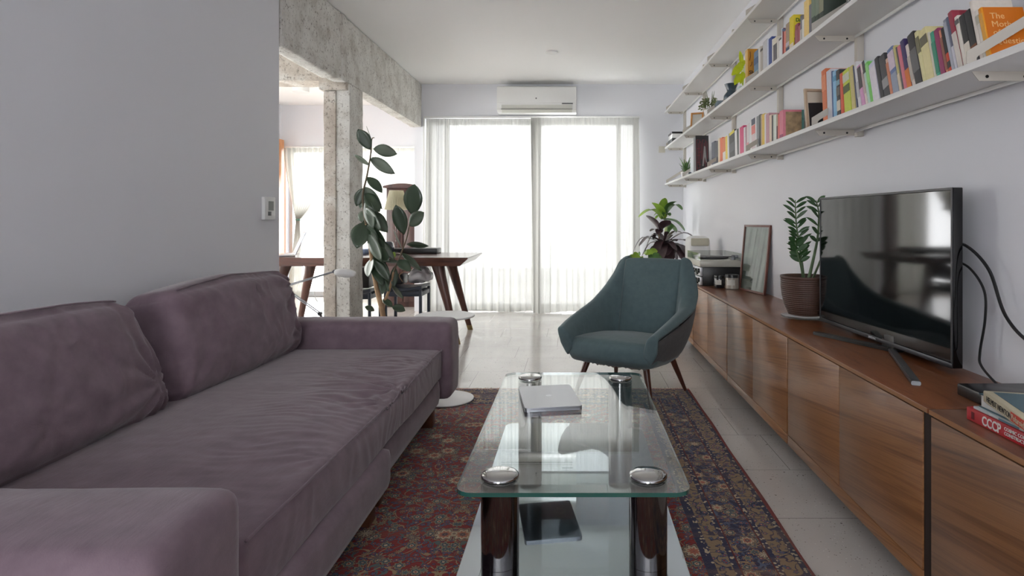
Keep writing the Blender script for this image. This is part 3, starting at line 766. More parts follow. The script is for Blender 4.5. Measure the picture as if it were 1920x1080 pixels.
# ------------------------------------------------------------------ armchair
ch = thing('armchair', 'teal upholstered armchair with flared arms in front of the curtains', 'armchair', (.335, 3.47, .0), radians(-31))
def mirror(p, s): return Vector((p[0]*s, p[1], p[2]))
ST = [ # inner bottom, inner mid, inner top, rim, outer top, outer mid, outer bottom
 [(.222, -.305, .300), (.236, -.312, .350), (.248, -.315, .385), (.268, -.318, .402), (.290, -.312, .392), (.280, -.290, .325), (.238, -.285, .262)],
 [(.222, -.20, .300), (.240, -.20, .370), (.256, -.205, .415), (.282, -.205, .432), (.306, -.20, .420), (.292, -.19, .330), (.252, -.18, .252)],
 [(.222, -.05, .300), (.243, -.05, .390), (.262, -.06, .452), (.290, -.055, .468), (.318, -.045, .450), (.298, -.04, .335), (.256, -.03, .246)],
 [(.220, .08, .300), (.238, .085, .410), (.262, .085, .490), (.292, .10, .505), (.322, .115, .485), (.300, .10, .345), (.250, .08, .246)],
 [(.208, .150, .300), (.222, .165, .430), (.238, .185, .570), (.268, .215, .580), (.300, .235, .560), (.285, .20, .38), (.235, .15, .25)],
 [(.196, .170, .300), (.202, .205, .460), (.206, .255, .662), (.232, .285, .668), (.262, .300, .650), (.262, .25, .42), (.218, .19, .255)],
 [(.184, .178, .300), (.184, .225, .480), (.186, .300, .742), (.206, .322, .750), (.232, .325, .735), (.232, .27, .45), (.195, .21, .24)],
 [(.168, .180, .300), (.168, .230, .490), (.168, .308, .752), (.172, .335, .760), (.178, .352, .745), (.178, .29, .46), (.165, .225, .25)],
 [(.06, .182, .300), (.06, .235, .490), (.06, .315, .755), (.06, .340, .764), (.06, .365, .750), (.06, .31, .46), (.06, .24, .25)],
]
ST.insert(1, [tuple(a*.86+b*.14 for a, b in zip(p, q)) for p, q in zip(ST[0], ST[1])])
ST.insert(1, [tuple(a*.96+b*.04 for a, b in zip(p, q)) for p, q in zip(ST[0], ST[1])])
def shell(sgn, k0, k1, cols, sub=2, close=True):
    bm = nb(); V = []
    for st_ in ST[k0:k1]:
        V.append([bm.verts.new(mirror(st_[c], sgn)) for c in cols])
    for a, b in zip(V, V[1:]):
        for k in range(len(cols)-1): bm.faces.new((a[k], a[k+1], b[k+1], b[k]))
    return bm, V
for sgn in (-1, 1):
    bm, V = shell(sgn, 0, 10, (0, 1, 2, 3, 4))
    A = V[0]; e5 = bm.verts.new(mirror(ST[0][5], sgn)); e6 = bm.verts.new(mirror(ST[0][6], sgn))
    bm.faces.new((A[0], A[1], e5, e6)); bm.faces.new((A[1], A[2], A[3], A[4])) ; bm.faces.new((A[1], A[4], e5))
    bmesh.ops.subdivide_edges(bm, edges=list(bm.edges), cuts=1, use_grid_fill=True)
    o = obj('armrest', bm, M_TEAL, ch, local=True, sharp=180)
    md = o.modifiers.new('s', 'SOLIDIFY'); md.thickness = .022; md.offset = 1 if sgn < 0 else 1
    md = o.modifiers.new('u', 'SUBSURF'); md.levels = 2; md.render_levels = 2
    bm, V = shell(sgn, 0, 10, (4, 5, 6))
    o = obj('outer_panel', bm, M_GREYF, ch, local=True, sharp=180, label='dark grey outer side panel')
    md = o.modifiers.new('s', 'SOLIDIFY'); md.thickness = .010; md.offset = 0
    md = o.modifiers.new('u', 'SUBSURF'); md.levels = 2; md.render_levels = 2
# back shell and centre pad
bm = nb()
rows = []
for x in (-.178, -.06, .06, .178):
    s_ = ST[10] if abs(x) < .1 else ST[9]
    rows.append([bm.verts.new((x, s_[c][1], s_[c][2])) for c in (3, 4, 5, 6)])
for a, b in zip(rows, rows[1:]):
    for k in range(3): bm.faces.new((a[k], a[k+1], b[k+1], b[k]))
o = obj('back_shell', bm, M_GREYF, ch, local=True, sharp=180)
md = o.modifiers.new('s', 'SOLIDIFY'); md.thickness = .012; md.offset = 0
md = o.modifiers.new('u', 'SUBSURF'); md.levels = 2; md.render_levels = 2
bm = nb()
def bp(s, n, uvw):
    x, y, z = s      # z up 0..1 along the back, taper width
    t = (z)/.47
    w = .172+.012*t-.0*t
    x = uvw.x*w if abs(uvw.x) >= 0 else x
    if n.length and abs(n.x) > .2: x = uvw.x*w+0
    yy = y+.180+.135*t-.012*sin(pi*t)
    yy += .006*noise.noise(Vector((x*6, z*6, 2)))
    return Vector((x, yy, z+.30))
softbox(bm, (-.18, -.028, 0), (.18, .035, .462), .022, .015, bulge=(0, .014, .004), disp=bp)
obj('backrest', bm, M_TEAL, ch, local=True, sharp=180)
bm = nb()
def sp(s, n, uvw):
    x, y, z = s
    k = (uvw.y+1)/2
    x *= (1.0 if k < .5 else 1-.15*(k-.5)*2)
    s = Vector((x, y-.0*abs(uvw.x), z-.035*k))
    s.y += .035*(abs(uvw.x)**3)*(1-k)
    if n.z > .5: s.z += .012*(1-abs(uvw.x)**2)*(1-abs(uvw.y)**2)+.003*noise.noise(Vector((x*8, y*8, 1)))
    return s
softbox(bm, (-.262, -.330, .242), (.262, .19, .362), .045, .016, bulge=(.0, .012, .016), disp=sp)
obj('seat', bm, M_TEAL, ch, local=True, sharp=180)
bm = nb(); softbox(bm, (-.225, -.28, .232), (.225, .2, .262), .014, .03, bulge=(0, 0, .004)); obj('seat_base', bm, M_TEAL, ch, local=True, sharp=180)
for (x, y, tx, ty) in ((-.17, -.20, -.235, -.265), (.17, -.20, .235, -.265), (-.17, .13, -.225, .235), (.17, .13, .225, .235)):
    bm = nb(); tube(bm, [(x, y, .245), (tx, ty, .0135)], [.0195, .0095], 16); obj('leg', bm, M_DWOODZ, ch, local=True)
bm = nb(); rnd = random.Random(3); V0 = []
for k in range(37):
    x = -.19+.0105*k; y = -.235-.05*(1-(x/.19)**2)*.6
    V0.append((bm.verts.new((x, y, .238)), bm.verts.new((x, y, .230-.012*abs(noise.noise(Vector((x*30, 0, 3))))-rnd.uniform(0, .008)))))
for p, q in zip(V0, V0[1:]): bm.faces.new((p[0], q[0], q[1], p[1]))
o = obj('torn_lining', bm, mat('torn_cloth', (150, 146, 142), .9), ch, local=True, label='frayed pale lining under the seat'); md = o.modifiers.new('s', 'SOLIDIFY'); md.thickness = .0015

# ------------------------------------------------------------------ dining table
dt = thing('dining_table', 'long dark rosewood dining table with splayed legs behind the column', 'table', (-1.73, 5.1, 0))
bm = nb(); prism(bm, [(-2.62, .632), (-.90, .632), (-.835, .690), (-.835, .70), (-2.62, .70)], 'y', 4.85, 5.62)
bmesh.ops.bevel(bm, geom=list(bm.edges), offset=.003, segments=2, affect='EDGES'); obj('tabletop', bm, M_DWOOD, dt)
for (x, y, tx, ty) in ((-1.10, 4.98, -.93, 4.93), (-1.10, 5.48, -.937, 5.58), (-2.34, 4.98, -2.50, 4.93), (-2.34, 5.48, -2.50, 5.58)):
    bm = nb(); r = lathe(bm, [(.024, 0), (.030, .25), (.046, .55), (.056, .6318)], n=14)
    L = .6318
    for v in r:
        k = 1-v.co.z/L; v.co = Vector((x+(tx-x)*k+v.co.x, y+(ty-y)*k+v.co.y*.8, v.co.z+.0005))
    lg = obj('leg', bm, M_DWOODZ, dt)
    bm = nb(); r = lathe(bm, [(.0245, .0), (.0262, .045)], n=14)
    for v in r:
        k = 1-v.co.z/L; v.co = Vector((x+(tx-x)*k+v.co.x, y+(ty-y)*k+v.co.y*.8, v.co.z+.0004))
    obj('ferrule', bm, mat('aged_brass', (150, 130, 90), .4, metal=.8), lg, label='brass foot cap')
# lamp on the table
tl = thing('table_lamp', 'table lamp with a pleated cream shade on the dining table', 'lamp', (-1.515, 5.25, .7005))
def shade(u, v):
    a = 2*pi*u; z = 1.085+.165*v; r = (.098-.040*v)*(1+.022*cos(46*a))
    return Vector((-1.515+r*cos(a), 5.25+r*sin(a), z))
bm = nb(); grid(bm, shade, 184, 6, closed_u=True); obj('lamp_shade', bm, M_SHADE, tl, sharp=180)
bm = nb(); lathe(bm, [(.05, .7008), (.05, .712), (.012, .72), (.008, .74), (.008, 1.10), (.004, 1.2)], (-1.515, 5.25, 0), 20); obj('base', bm, M_CLEARP, tl, label='clear glass stem and foot')
bm = nb(); lathe(bm, [(.004, 1.10), (.022, 1.13), (.026, 1.16), (.014, 1.185)], (-1.515, 5.25, 0), 16); obj('bulb', bm, mat('frosted_bulb', (236, 234, 226), .5), tl)
# black case, glass bowl, bottle on the table
bm = nb(); box(bm, -1.78, -1.205, 5.42, 5.60, .7005, .745, .006); tag(obj('black_case', bm, M_BLACK), 'long flat black case lying on the dining table behind the lamp', 'case')
bm = nb(); lathe(bm, [(.035, .7005), (.06, .72), (.066, .76), (.06, .80), (.052, .81), (.048, .80), (.056, .76), (.05, .72), (.02, .71)], (-1.615, 5.30, 0), 24, cap1=True); tag(obj('dark_glass_vase', bm, mat('smoked_glass', (54, 62, 72), .08, coat=.8)), 'small round smoked glass vase left of the lamp on the dining table', 'vase')
bm = nb(); lathe(bm, [(.02, .7005), (.022, .72), (.016, .735)], (-1.475, 5.02, 0), 14); tag(obj('green_cup', bm, M_LIME), 'tiny bright green cup at the foot of the table lamp', 'cup')
bm = nb(); box(bm, -1.92, -1.80, 5.30, 5.42, .7005, .745, .004); bx = tag(obj('storage_box', bm, mat('blue_white_box', (150, 170, 205), .5)), 'small pale blue box on the dining table right of the column', 'box')
# open laptop
ol = thing('open_laptop', 'open silver laptop seen from the side on the left end of the dining table', 'laptop', (-2.40, 5.15, .7005))
Ml = Matrix.Translation((-2.33, 5.12, .701)) @ Matrix.Rotation(radians(-62), 4, 'Z')
bm = nb(); box(bm, -.15, .15, -.21, 0, .0, .012, .003, M=Ml); obj('base', bm, M_ALU, ol)
M2 = Ml @ Matrix.Translation((0, .001, .012)) @ Matrix.Rotation(radians(-24), 4, 'X')
bm = nb(); box(bm, -.15, .15, -.004, .003, 0, .205, .002, M=M2); li = obj('lid', bm, M_ALU, ol)
bm = nb(); box(bm, -.142, .142, -.0052, -.0041, .012, .197, M=M2); obj('screen', bm, mat('bluish_screen', (150, 165, 196), .15), li, label='bluish reflecting screen')
# cable hanging below the table
bm = nb(); tube(bm, spline([P(604, 507, 4.9), P(594, 515, 4.9), P(589, 540, 4.9), P(592, 560, 4.9), P(601, 572, 4.9)], 8), .003, 6); tag(obj('thin_cable', bm, mat('pale_grey_cable', (190, 190, 190), .5)), 'thin pale cable hanging below the dining table beside the column', 'cable')

# ------------------------------------------------------------------ stools under the table
def stool(x, y, w, d, h, lab, cat='stool'):
    s_ = thing('stool', lab, cat, (x, y, 0))
    bm = nb()
    def sd(s, n, uvw):
        s.z -= .018*(1-abs(uvw.x)**2) if n.z > -2 else 0; return s
    softbox(bm, (x-w/2, y-d/2, h-.028), (x+w/2, y+d/2, h), .008, .02, disp=sd); obj('seat', bm, M_DBLUE, s_, sharp=60)
    bm = nb()
    for (a, b) in ((-1, 0), (1, 0)):
        box(bm, x+a*(w/2-.012)-.010, x+a*(w/2-.012)+.010, y-d/2+.022, y+d/2-.022, h-.085, h-.05, .002)
    box(bm, x-w/2+.022, x+w/2-.022, y-d/2+.002, y-d/2+.018, h-.085, h-.045, .002)
    box(bm, x-w/2+.022, x+w/2-.022, y+d/2-.018, y+d/2-.002, h-.085, h-.045, .002)
    obj('apron', bm, M_DBLUE, s_)
    for a in (-1, 1):
        for b in (-1, 1):
            cx = x+a*(w/2-.011); cy = y+b*(d/2-.011)
            bm = nb(); box(bm, cx-.011, cx+.011, cy-.011, cy+.011, .001, h-.03, .002); obj('leg', bm, M_DBLUE, s_)
    return s_
stool(-1.355, 5.02, .30, .30, .475, 'dark blue metal stool carrying a crumpled plastic bag under the dining table')
stool(-1.80, 5.20, .26, .30, .43, 'black metal stool beside the column with black box on it')
bm = nb()
def bagd(s, n, uvw):
    q = noise.noise(s*14)+.5*noise.noise(s*33)
    return s+n*.022*q+Vector((0, 0, -.02*(abs(uvw.x)**2)))
softbox(bm, (-1.335, 4.93, .500), (-1.17, 5.10, .60), .05, .012, bulge=(.02, .02, .012), disp=bagd)
tag(obj('plastic_bag', bm, mat('grey_plastic_bag', (196, 194, 196), .22, coat=.5, bump=.6, bscale=25), sharp=180), 'crumpled translucent grey plastic bag lying on the dark blue stool', 'bag')
bm = nb(); box(bm, -1.52, -1.38, 4.95, 5.12, .4765, .555, .012); tag(obj('handbag', bm, mat('black_leather', (26, 26, 32), .4)), 'black leather handbag beside the plastic bag on the dark blue stool', 'bag')
bm = nb(); tube(bm, spline([(-1.375, 4.94, .50), (-1.40, 4.935, .55), (-1.36, 4.935, .585), (-1.30, 4.93, .60)], 6), .004, 6); tag(obj('bag_strap', bm, mat('tan_leather', (170, 140, 112), .5)), 'tan strap draped over the black handbag on the stool', 'strap')
bm = nb(); box(bm, -1.90, -1.70, 5.10, 5.30, .4315, .60, .006); tag(obj('black_box', bm, M_BLACK), 'black box on the stool right beside the column', 'box')
bm = nb(); lathe(bm, [(.07, .001), (.09, .22), (.092, .24), (.086, .24), (.08, .22)], (-1.57, 4.62, 0), 24); bk = tag(obj('waste_bin', bm, M_BLACK), 'round black bin beside the rubber plant stem', 'bin')
# red brown cabinet by the pier
rc = thing('wooden_cabinet', 'tall red brown wooden cabinet with an arched top behind the lamp', 'cabinet', (-1.95, 7.2, 0))
bm = nb(); box(bm, -2.14, -1.745, 7.02, 7.40, .001, 1.36, .004); obj('body', bm, M_RED, rc)
bm = nb(); n = 16; pts = [(-2.17, 1.361), (-1.737, 1.361)]+[(-1.737-(.433)*k/n, 1.385+.030*sin(pi*k/n)) for k in range(n+1)]
prism(bm, pts, 'y', 6.98, 7.42); obj('cornice', bm, M_RED, rc)
for x0 in (-2.12, -1.935):
    bm = nb(); box(bm, x0, x0+.17, 7.003, 7.019, .06, 1.24, .004); dd = obj('door', bm, M_RED, rc)
    bm = nb(); box(bm, x0+.03, x0+.14, 6.996, 7.0025, .12, 1.18, .004); obj('door_panel', bm, M_RED, dd)

# ------------------------------------------------------------------ reading lamp behind the sofa
fl = thing('reading_lamp', 'silver jointed reading lamp with flat oval head behind the sofa', 'lamp', (-1.46, 3.74, 0))
YL = 3.62
bm = nb(); lathe(bm, [(.10, .001), (.105, .006), (.10, .016), (.02, .02)], (-1.46, 3.74, 0), 32); obj('base', bm, M_ALUD, fl)
j0 = P(600, 588, YL); j1 = P(531, 538, YL); j2 = P(628, 509, YL)
bm = nb(); tube(bm, [(-1.46, 3.74, .02), (-1.46, 3.70, .25), j0], .008, 10); obj('pole', bm, M_ALU, fl)
bm = nb()
for dz in (-.006, .006): tube(bm, [j0+Vector((0, 0, dz)), j1+Vector((0, 0, dz))], .0035, 8)
obj('lower_arm', bm, M_ALU, fl)
bm = nb()
for dz in (-.003, .005): tube(bm, [j1+Vector((0, 0, dz)), j2+Vector((0, 0, dz*.6))], .0032, 8)
obj('upper_arm', bm, M_ALU, fl)
bm = nb()
for j in (j0, j1, j2): lathe(bm, [(.011, -.012), (.011, .012)], (0, 0, 0), 14, M=Matrix.Translation(j) @ Matrix.Rotation(pi/2, 4, 'X'))
obj('joint', bm, M_ALUD, fl)
h0 = P(628, 510, YL); h1 = P(666, 514, YL)
bm = nb(); d = (h1-h0)
Mh = frame_matrix((h0+h1)/2, d, (0, 1, 0))
def hd(s, n, uvw): return s
softbox(bm, (-.062, -.032, -.010), (.062, .032, .010), .0099, .006, bulge=(0, .006, .006))
for v in bm.verts:
    k = max(-1, min(1, v.co.x/.062)); w = sqrt(max(.05, 1-.75*k*k)) ; v.co.y *= w; v.co.z *= 1.5*(.5+.6*w)
bm.transform(Mh); obj('lamp_head', bm, M_WHITE, fl, sharp=60)

# ------------------------------------------------------------------ rubber plant
rp = thing('rubber_plant', 'tall rubber plant with glossy dark leaves beside the concrete column', 'plant', (-1.24, 4.0, 0))
YP = 4.02; rnd = random.Random(11)
bm = nb(); lathe(bm, [(.13, .001), (.16, .28), (.165, .30), (.15, .30), (.145, .27)], (-1.25, 4.03, 0), 32, cap1=False); obj('pot', bm, mat('grey_plastic_pot', (90, 90, 92), .5), rp)
bm = nb(); lathe(bm, [(.144, .25), (.144, .268)], (-1.25, 4.03, 0), 24); obj('soil', bm, M_SOIL, rp)
def PP(x, y, dy=0): return P(x, y, YP+dy)
bm = nb()
tube(bm, spline([PP(722, 625), PP(717, 585), PP(706, 540), PP(699, 500), PP(692, 450), PP(686, 420)], 5), [.018-.0085*k/25 for k in range(26)], 10)
tube(bm, spline([PP(722, 605, .02), PP(719, 575, .02), PP(731, 540, .02), PP(738, 510, .02)], 5), [.012-.005*k/15 for k in range(16)], 8)
obj('trunk', bm, M_TRUNK, rp)
bm = nb()
tube(bm, spline([PP(686, 420), PP(680, 370), PP(688, 330), PP(695, 290), PP(697, 262), PP(702, 258)], 5), [.0085-.006*k/25 for k in range(26)], 8)
tube(bm, spline([PP(738, 510, .02), PP(748, 485, .02), PP(762, 448, .02), PP(768, 420, .02), PP(774, 402, .02)], 5), [.006-.003*k/20 for k in range(21)], 8)
obj('stem', bm, mat('brown_green_stem', (104, 92, 72), .6), rp)
LV = [ # base px, tip px, width px, sideways depth tilt
 (695, 281, 671, 242, 21, .2, 0), (697, 262, 687, 236, 5, 1.5, 0), (700, 279, 745, 289, 20, .3, 0), (694, 310, 664, 290, 10, 1.1, 0),
 (693, 297, 741, 326, 20, .5, 0), (688, 332, 717, 362, 15, .6, 0), (681, 350, 717, 392, 20, .5, 0), (681, 353, 668, 387, 17, .3, 0),
 (774, 404, 777, 345, 33, .1, .02), (684, 416, 669, 466, 31, .2, 0), (686, 395, 727, 436, 24, .5, 0), (688, 425, 724, 457, 20, .6, 0),
 (690, 437, 720, 478, 22, .5, 0), (715, 452, 740, 487, 17, .7, 0), (768, 424, 795, 398, 24, .3, .02), (758, 440, 742, 384, 24, .2, .03),
 (754, 466, 738, 430, 8, 1.3, .02), (762, 458, 804, 461, 11, 1.0, .02), (753, 474, 791, 508, 15, .8, .02), (745, 488, 770, 509, 16, .6, .02),
 (749, 492, 717, 490, 7, 1.2, .02), (700, 480, 731, 522, 14, .7, 0), (686, 498, 726, 530, 7, 1.2, 0), (722, 512, 717, 552, 17, .4, .02),
 (734, 535, 757, 560, 11, .7, .02), (718, 561, 736, 576, 9, .8, .02), (702, 583, 684, 575, 8, .9, 0), (722, 510, 704, 497, 12, .6, .02),
 (688, 372, 700, 430, 22, .5, -.03), (684, 362, 712, 398, 20, .7, -.04), (690, 410, 682, 440, 16, .4, .05), (692, 440, 716, 490, 22, .5, -.05),
 (700, 470, 722, 500, 16, .7, .04), (690, 400, 722, 418, 16, .5, .05), (740, 500, 738, 540, 12, .5, .05), (735, 575, 760, 583, 12, .8, 0)]
rl = random.Random(77)
for k in range(16):
    yy = rl.uniform(352, 520); xx = 684+(yy-352)*.11+rl.uniform(-3, 3); sgn = rl.choice((-.35, 1, 1, 1))
    LV.append((xx, yy, xx+sgn*rl.uniform(20, 34), yy+rl.uniform(24, 44), rl.uniform(14, 21), rl.uniform(.3, .9), rl.uniform(-.06, .10)))
bm = nb()
for (bx_, by, tx, ty, w, tilt, dy) in LV:
    a = PP(bx_, by, dy); b = PP(tx, ty, dy+rnd.uniform(-.05, .02)-.02)
    d = (b-a).normalized(); side = d.cross(Vector((0, -1, 0))).normalized()
    side = (Matrix.Rotation(tilt*rnd.choice((-1, 1))*.8, 3, d) @ side)
    w_ = w*1.12*YP/F
    leaf(bm, a, b, w_/max(.45, cos(tilt*.8)) if tilt < 1 else w_*1.5, side, droop=.07, fold=.18, n=9)
o = obj('foliage', bm, M_LEAFD, rp, sharp=180); md = o.modifiers.new('s', 'SOLIDIFY'); md.thickness = .0009

# ------------------------------------------------------------------ corner plants
def strap_leaf(bm, a, pts, w, n=14, mi=0, fold=.25):
    P_ = spline([a]+pts, 5); m = len(P_)-1; prev = None; rows = []
    for i, p in enumerate(P_):
        d = (P_[min(i+1, m)]-P_[max(i-1, 0)]).normalized(); side = d.cross(Vector((0, 0, 1)))
        if side.length < .05: side = Vector((1, 0, 0))
        side.normalize()
        if prev is not None and side.dot(prev) < 0: side = -side
        prev = side; up = side.cross(d)
        if up.z < 0: up = -up
        hw = .5*w*max(.04, sin(pi*(.06+.94*i/m))**.6)
        rows.append([bm.verts.new(p-side*hw+up*hw*fold), bm.verts.new(p), bm.verts.new(p+side*hw+up*hw*fold)])
    for r0, r1 in zip(rows, rows[1:]):
        for k in range(2): bm.faces.new((r0[k], r0[k+1], r1[k+1], r1[k])).material_index = mi
YC = 5.85; rnd = random.Random(4)
def potted(name, lab, x, y, h, r, m):
    t_ = thing(name, lab, 'plant', (x, y, 0))
    bm = nb(); lathe(bm, [(r*.75, .001), (r, h-.02), (r*1.03, h), (r*.92, h), (r*.9, h-.03)], (x, y, 0), 28, cap1=False); obj('pot', bm, m, t_)
    bm = nb(); lathe(bm, [(r*.88, h-.06), (r*.88, h-.035)], (x, y, 0), 20); obj('soil', bm, M_SOIL, t_)
    return t_
dp_ = potted('dieffenbachia', 'light green broad-leaved plant in the corner behind the purple plant', .92, 6.05, .34, .13, M_WHITE)
bm = nb()
tube(bm, spline([(.92, 6.05, .28), (.90, 6.05, .6), (.915, 6.05, .95)], 5), .014, 8)
def PC(x, y, dy=0): return P(x, y, 6.05+dy)
obj('stem', bm, mat('pale_green_stem', (190, 204, 150), .5), dp_)
bm = nb(); base = PC(1243, 415)
for (tx, ty, mx, my, w, c) in ((1197, 408, 1222, 394, 13, 0), (1223, 380, 1236, 392, 11, 0), (1247, 371, 1244, 390, 12, 0), (1269, 378, 1256, 386, 12, 1), (1279, 394, 1264, 385, 11, 1), (1284, 434, 1266, 416, 17, 1), (1268, 436, 1258, 424, 12, 1), (1254, 440, 1255, 422, 10, 1), (1226, 405, 1234, 400, 9, 0), (1256, 405, 1250, 400, 8, 1), (1228, 412, 1236, 405, 8, 0)):
    d_ = rnd.uniform(-.14, .06)
    strap_leaf(bm, base+Vector((0, 0, .02)), [PC(mx, my, d_*.5), PC(tx, ty, d_)], w*6.05/F*1.75, mi=c)
o = obj('foliage', bm, [M_LIME, M_MIDG], dp_, sharp=180)
gp = potted('green_pot_plant', 'low bright green bushy plant behind the armchair back', .62, 5.45, .30, .12, M_TERR)
bm = nb()
for k in range(90):
    a = rnd.uniform(0, 2*pi); r = rnd.uniform(.03, .12); h = rnd.uniform(.42, .74)-.3*r
    c = Vector((.62+r*cos(a)*.8, 5.45+r*sin(a)*.8, h)); b = c+Vector((cos(a)*rnd.uniform(.05, .1), sin(a)*.05, rnd.uniform(-.03, .06)))
    leaf(bm, c, b, rnd.uniform(.035, .06), None, fold=.2, n=5, mi=rnd.choice((0, 1)))
for k in range(10):
    a = rnd.uniform(0, 2*pi); tube(bm, [(.62, 5.45, .27), (.62+.08*cos(a), 5.45+.08*sin(a), .6)], .003, 5, mi=1)
obj('foliage', bm, [M_LIME, M_MIDG], gp, sharp=180)
cp = potted('cordyline', 'purple leaved cordyline in the corner by the stereo', .82, 5.72, .32, .11, M_TERR)
bm = nb(); tube(bm, spline([(.80, 5.70, .28), (.81, 5.70, .5), (.812, 5.70, .70)], 5), .012, 8)
tube(bm, spline([(.81, 5.70, .70), (.80, 5.70, .80), (.79, 5.69, .90)], 5), .007, 8); obj('stem', bm, M_TRUNK, cp)
bm = nb(); b0 = P(1245, 458, 5.70)
b_mid = 1245
LC = [(1307, 452, 1282, 437, 9), (1299, 466, 1280, 450, 10), (1289, 480, 1276, 462, 12), (1285, 492, 1270, 468, 13), (1268, 492, 1262, 466, 14), (1250, 492, 1250, 470, 16), (1238, 490, 1240, 466, 14), (1218, 488, 1229, 464, 12), (1203, 482, 1220, 456, 9), (1186, 476, 1205, 446, 8), (1198, 462, 1218, 444, 8), (1258, 490, 1256, 468, 15), (1279, 488, 1268, 460, 12), (1228, 492, 1234, 468, 12), (1225, 448, 1236, 450, 7), (1262, 440, 1254, 448, 7)]
for (tx, ty, mx, my, w) in LC:
    d_ = rnd.uniform(-.22, .16)
    strap_leaf(bm, b0, [P(mx, my, 5.70+d_*.5), P(tx, ty, 5.70+d_)], w*5.7/F*1.7)
    strap_leaf(bm, b0+Vector((0, 0, .02)), [P((mx+b_mid)/2, my-rnd.uniform(0, 10), 5.70-d_*.5), P((tx+b_mid)/2+rnd.uniform(-6, 6), ty-rnd.uniform(4, 18), 5.70-d_)], w*5.7/F*1.3)
b1 = P(1238, 437, 5.70)
for (tx, ty, mx, my, w) in ((1212, 404, 1227, 418, 13), (1251, 413, 1246, 425, 17), (1219, 434, 1228, 430, 7), (1234, 440, 1236, 432, 9)):
    strap_leaf(bm, b1, [P(mx, my, 5.68), P(tx, ty, 5.62)], w*5.7/F*1.6)
obj('foliage', bm, M_PURP, cp, sharp=180)
bm = nb(); box(bm, .74, .86, 4.95, 5.1, .001, .075, .01); tag(obj('floor_box', bm, M_BLACK), 'small black box on the floor at the foot of the far cabinet', 'box')

# ------------------------------------------------------------------ low walnut cabinets along the right wall
CT = .5436; XF = .861
def unit(y0, y1, doors, lab, own_top=False):
    u = thing('low_cabinet', lab, 'cabinet', (1.03, (y0+y1)/2, 0), 0, 'low walnut cabinets along the right wall')
    ztop = CT-.0135
    bm = nb(); box(bm, XF+.019, XW-.012, y0, y1, .096, ztop)
    box(bm, XF, XF+.0189, y0, y1, .096, .135, .001); obj('body', bm, M_WAL, u)
    bm = nb(); box(bm, XF+.16, XW-.04, y0+.03, y1-.03, .001, .0959); obj('plinth', bm, M_BLACK, u, label='recessed black plinth')
    n = len(doors)-1
    for a, b in zip(doors, doors[1:]):
        bm = nb(); box(bm, XF, XF+.0185, min(a, b)+.0015, max(a, b)-.0015, .1375, CT-.018, .0012); obj('door', bm, M_WAL, u)
    if own_top:
        bm = nb(); box(bm, XF+.004, XF+.0185, y1+.0005, y1+.0345, .1, CT-.014); obj('gap_shade_strip', bm, mat('dark_gap_shade', (38, 24, 18), .7), u, label='dark strip painted as shade in the gap beside the next cabinet')  # dark strip stands in for the shade inside the gap between cabinets
        bm = nb(); box(bm, XF-.004, XW-.002, y0-.004, y1, CT-.013, CT, .0012); obj('top', bm, M_WALT, u)
        bm = nb(); box(bm, XF-.0045, XF-.0041, y0, y1, CT-.012, CT-.001); obj('edge_band', bm, M_EDGE, u, label='lighter veneer edge')
    return u
unit(.42, 1.478, [.42, 1.478], 'nearest low walnut cabinet carrying the stacked books', True)
unit(1.512, 2.463, [1.512, 1.988, 2.463], 'low walnut cabinet under the television')
unit(2.475, 3.432, [2.475, 2.948, 3.432], 'low walnut cabinet under the ribbed brown plant pot')
unit(3.444, 4.402, [3.444, 3.94, 4.402], 'low walnut cabinet under the two candle jars')
unit(4.414, 5.36, [4.414, 4.89, 5.36], 'farthest low walnut cabinet behind the armchair')
wt = thing('cabinet_worktop', 'long walnut top board under the television, plant and stereo', 'worktop', (1.03, 3.4, CT-.013))
bm = nb(); box(bm, XF-.004, XW-.002, 1.486, 5.365, CT-.013, CT, .0012); obj('board', bm, M_WALT, wt)
bm = nb(); box(bm, XF-.0046, XF-.0041, 1.487, 5.364, CT-.012, CT-.001); obj('edge_band', bm, M_EDGE, wt, label='lighter veneer edge')
Z0 = CT+.0006

# ------------------------------------------------------------------ television
tv = thing('television', 'flat screen television on a splayed stand on the walnut cabinet', 'television', (1.10, 2.245, Z0))
A = Vector((1.073, 2.665)); B_ = Vector((1.113, 1.797)); dirv = (B_-A).normalized(); W = (B_-A).length
# local frame: x along the screen (far to near), y up, z towards the room
Mt = frame_matrix((A.x, A.y, .563), (dirv.x, dirv.y, 0), (0, 0, 1))
zroom = Mt.to_3x3() @ Vector((0, 0, 1))
s_ = 1 if zroom.x < 0 else -1
def tb(bm, x0, x1, y0, y1, z0, z1, bev=0): box(bm, x0, x1, y0, y1, min(z0*s_, z1*s_), max(z0*s_, z1*s_), bev, M=Mt)
HT = .532
bm = nb(); tb(bm, 0, W, 0, HT, -.030, 0, .003); obj('casing', bm, M_BLACKG, tv)
bm = nb(); tb(bm, .08, W-.08, .05, HT-.12, -.062, -.0301, .01); obj('rear_housing', bm, M_BLACK, tv)
bm = nb(); tb(bm, .009, W-.009, .018, HT-.009, .0, .0012); obj('screen', bm, M_SCREEN, tv)
bm = nb(); tb(bm, 0, W, 0, .015, .0003, .004, .001); tb(bm, 0, .007, .0151, HT, .0003, .003); tb(bm, W-.007, W, .0151, HT, .0003, .003); tb(bm, .0071, W-.0071, HT-.007, HT, .0003, .003); obj('bezel', bm, mat('grey_bezel', (58, 58, 62), .35, metal=.5), tv)
text_mesh('SAMSUNG', .011, Mt @ Matrix.Translation((W/2-.03, .0035, .0045*s_)) @ (Matrix.Identity(4) if s_ > 0 else Matrix.Identity(4)), mat('pale_lettering', (190, 190, 194), .4), tv, extrude=.0003)
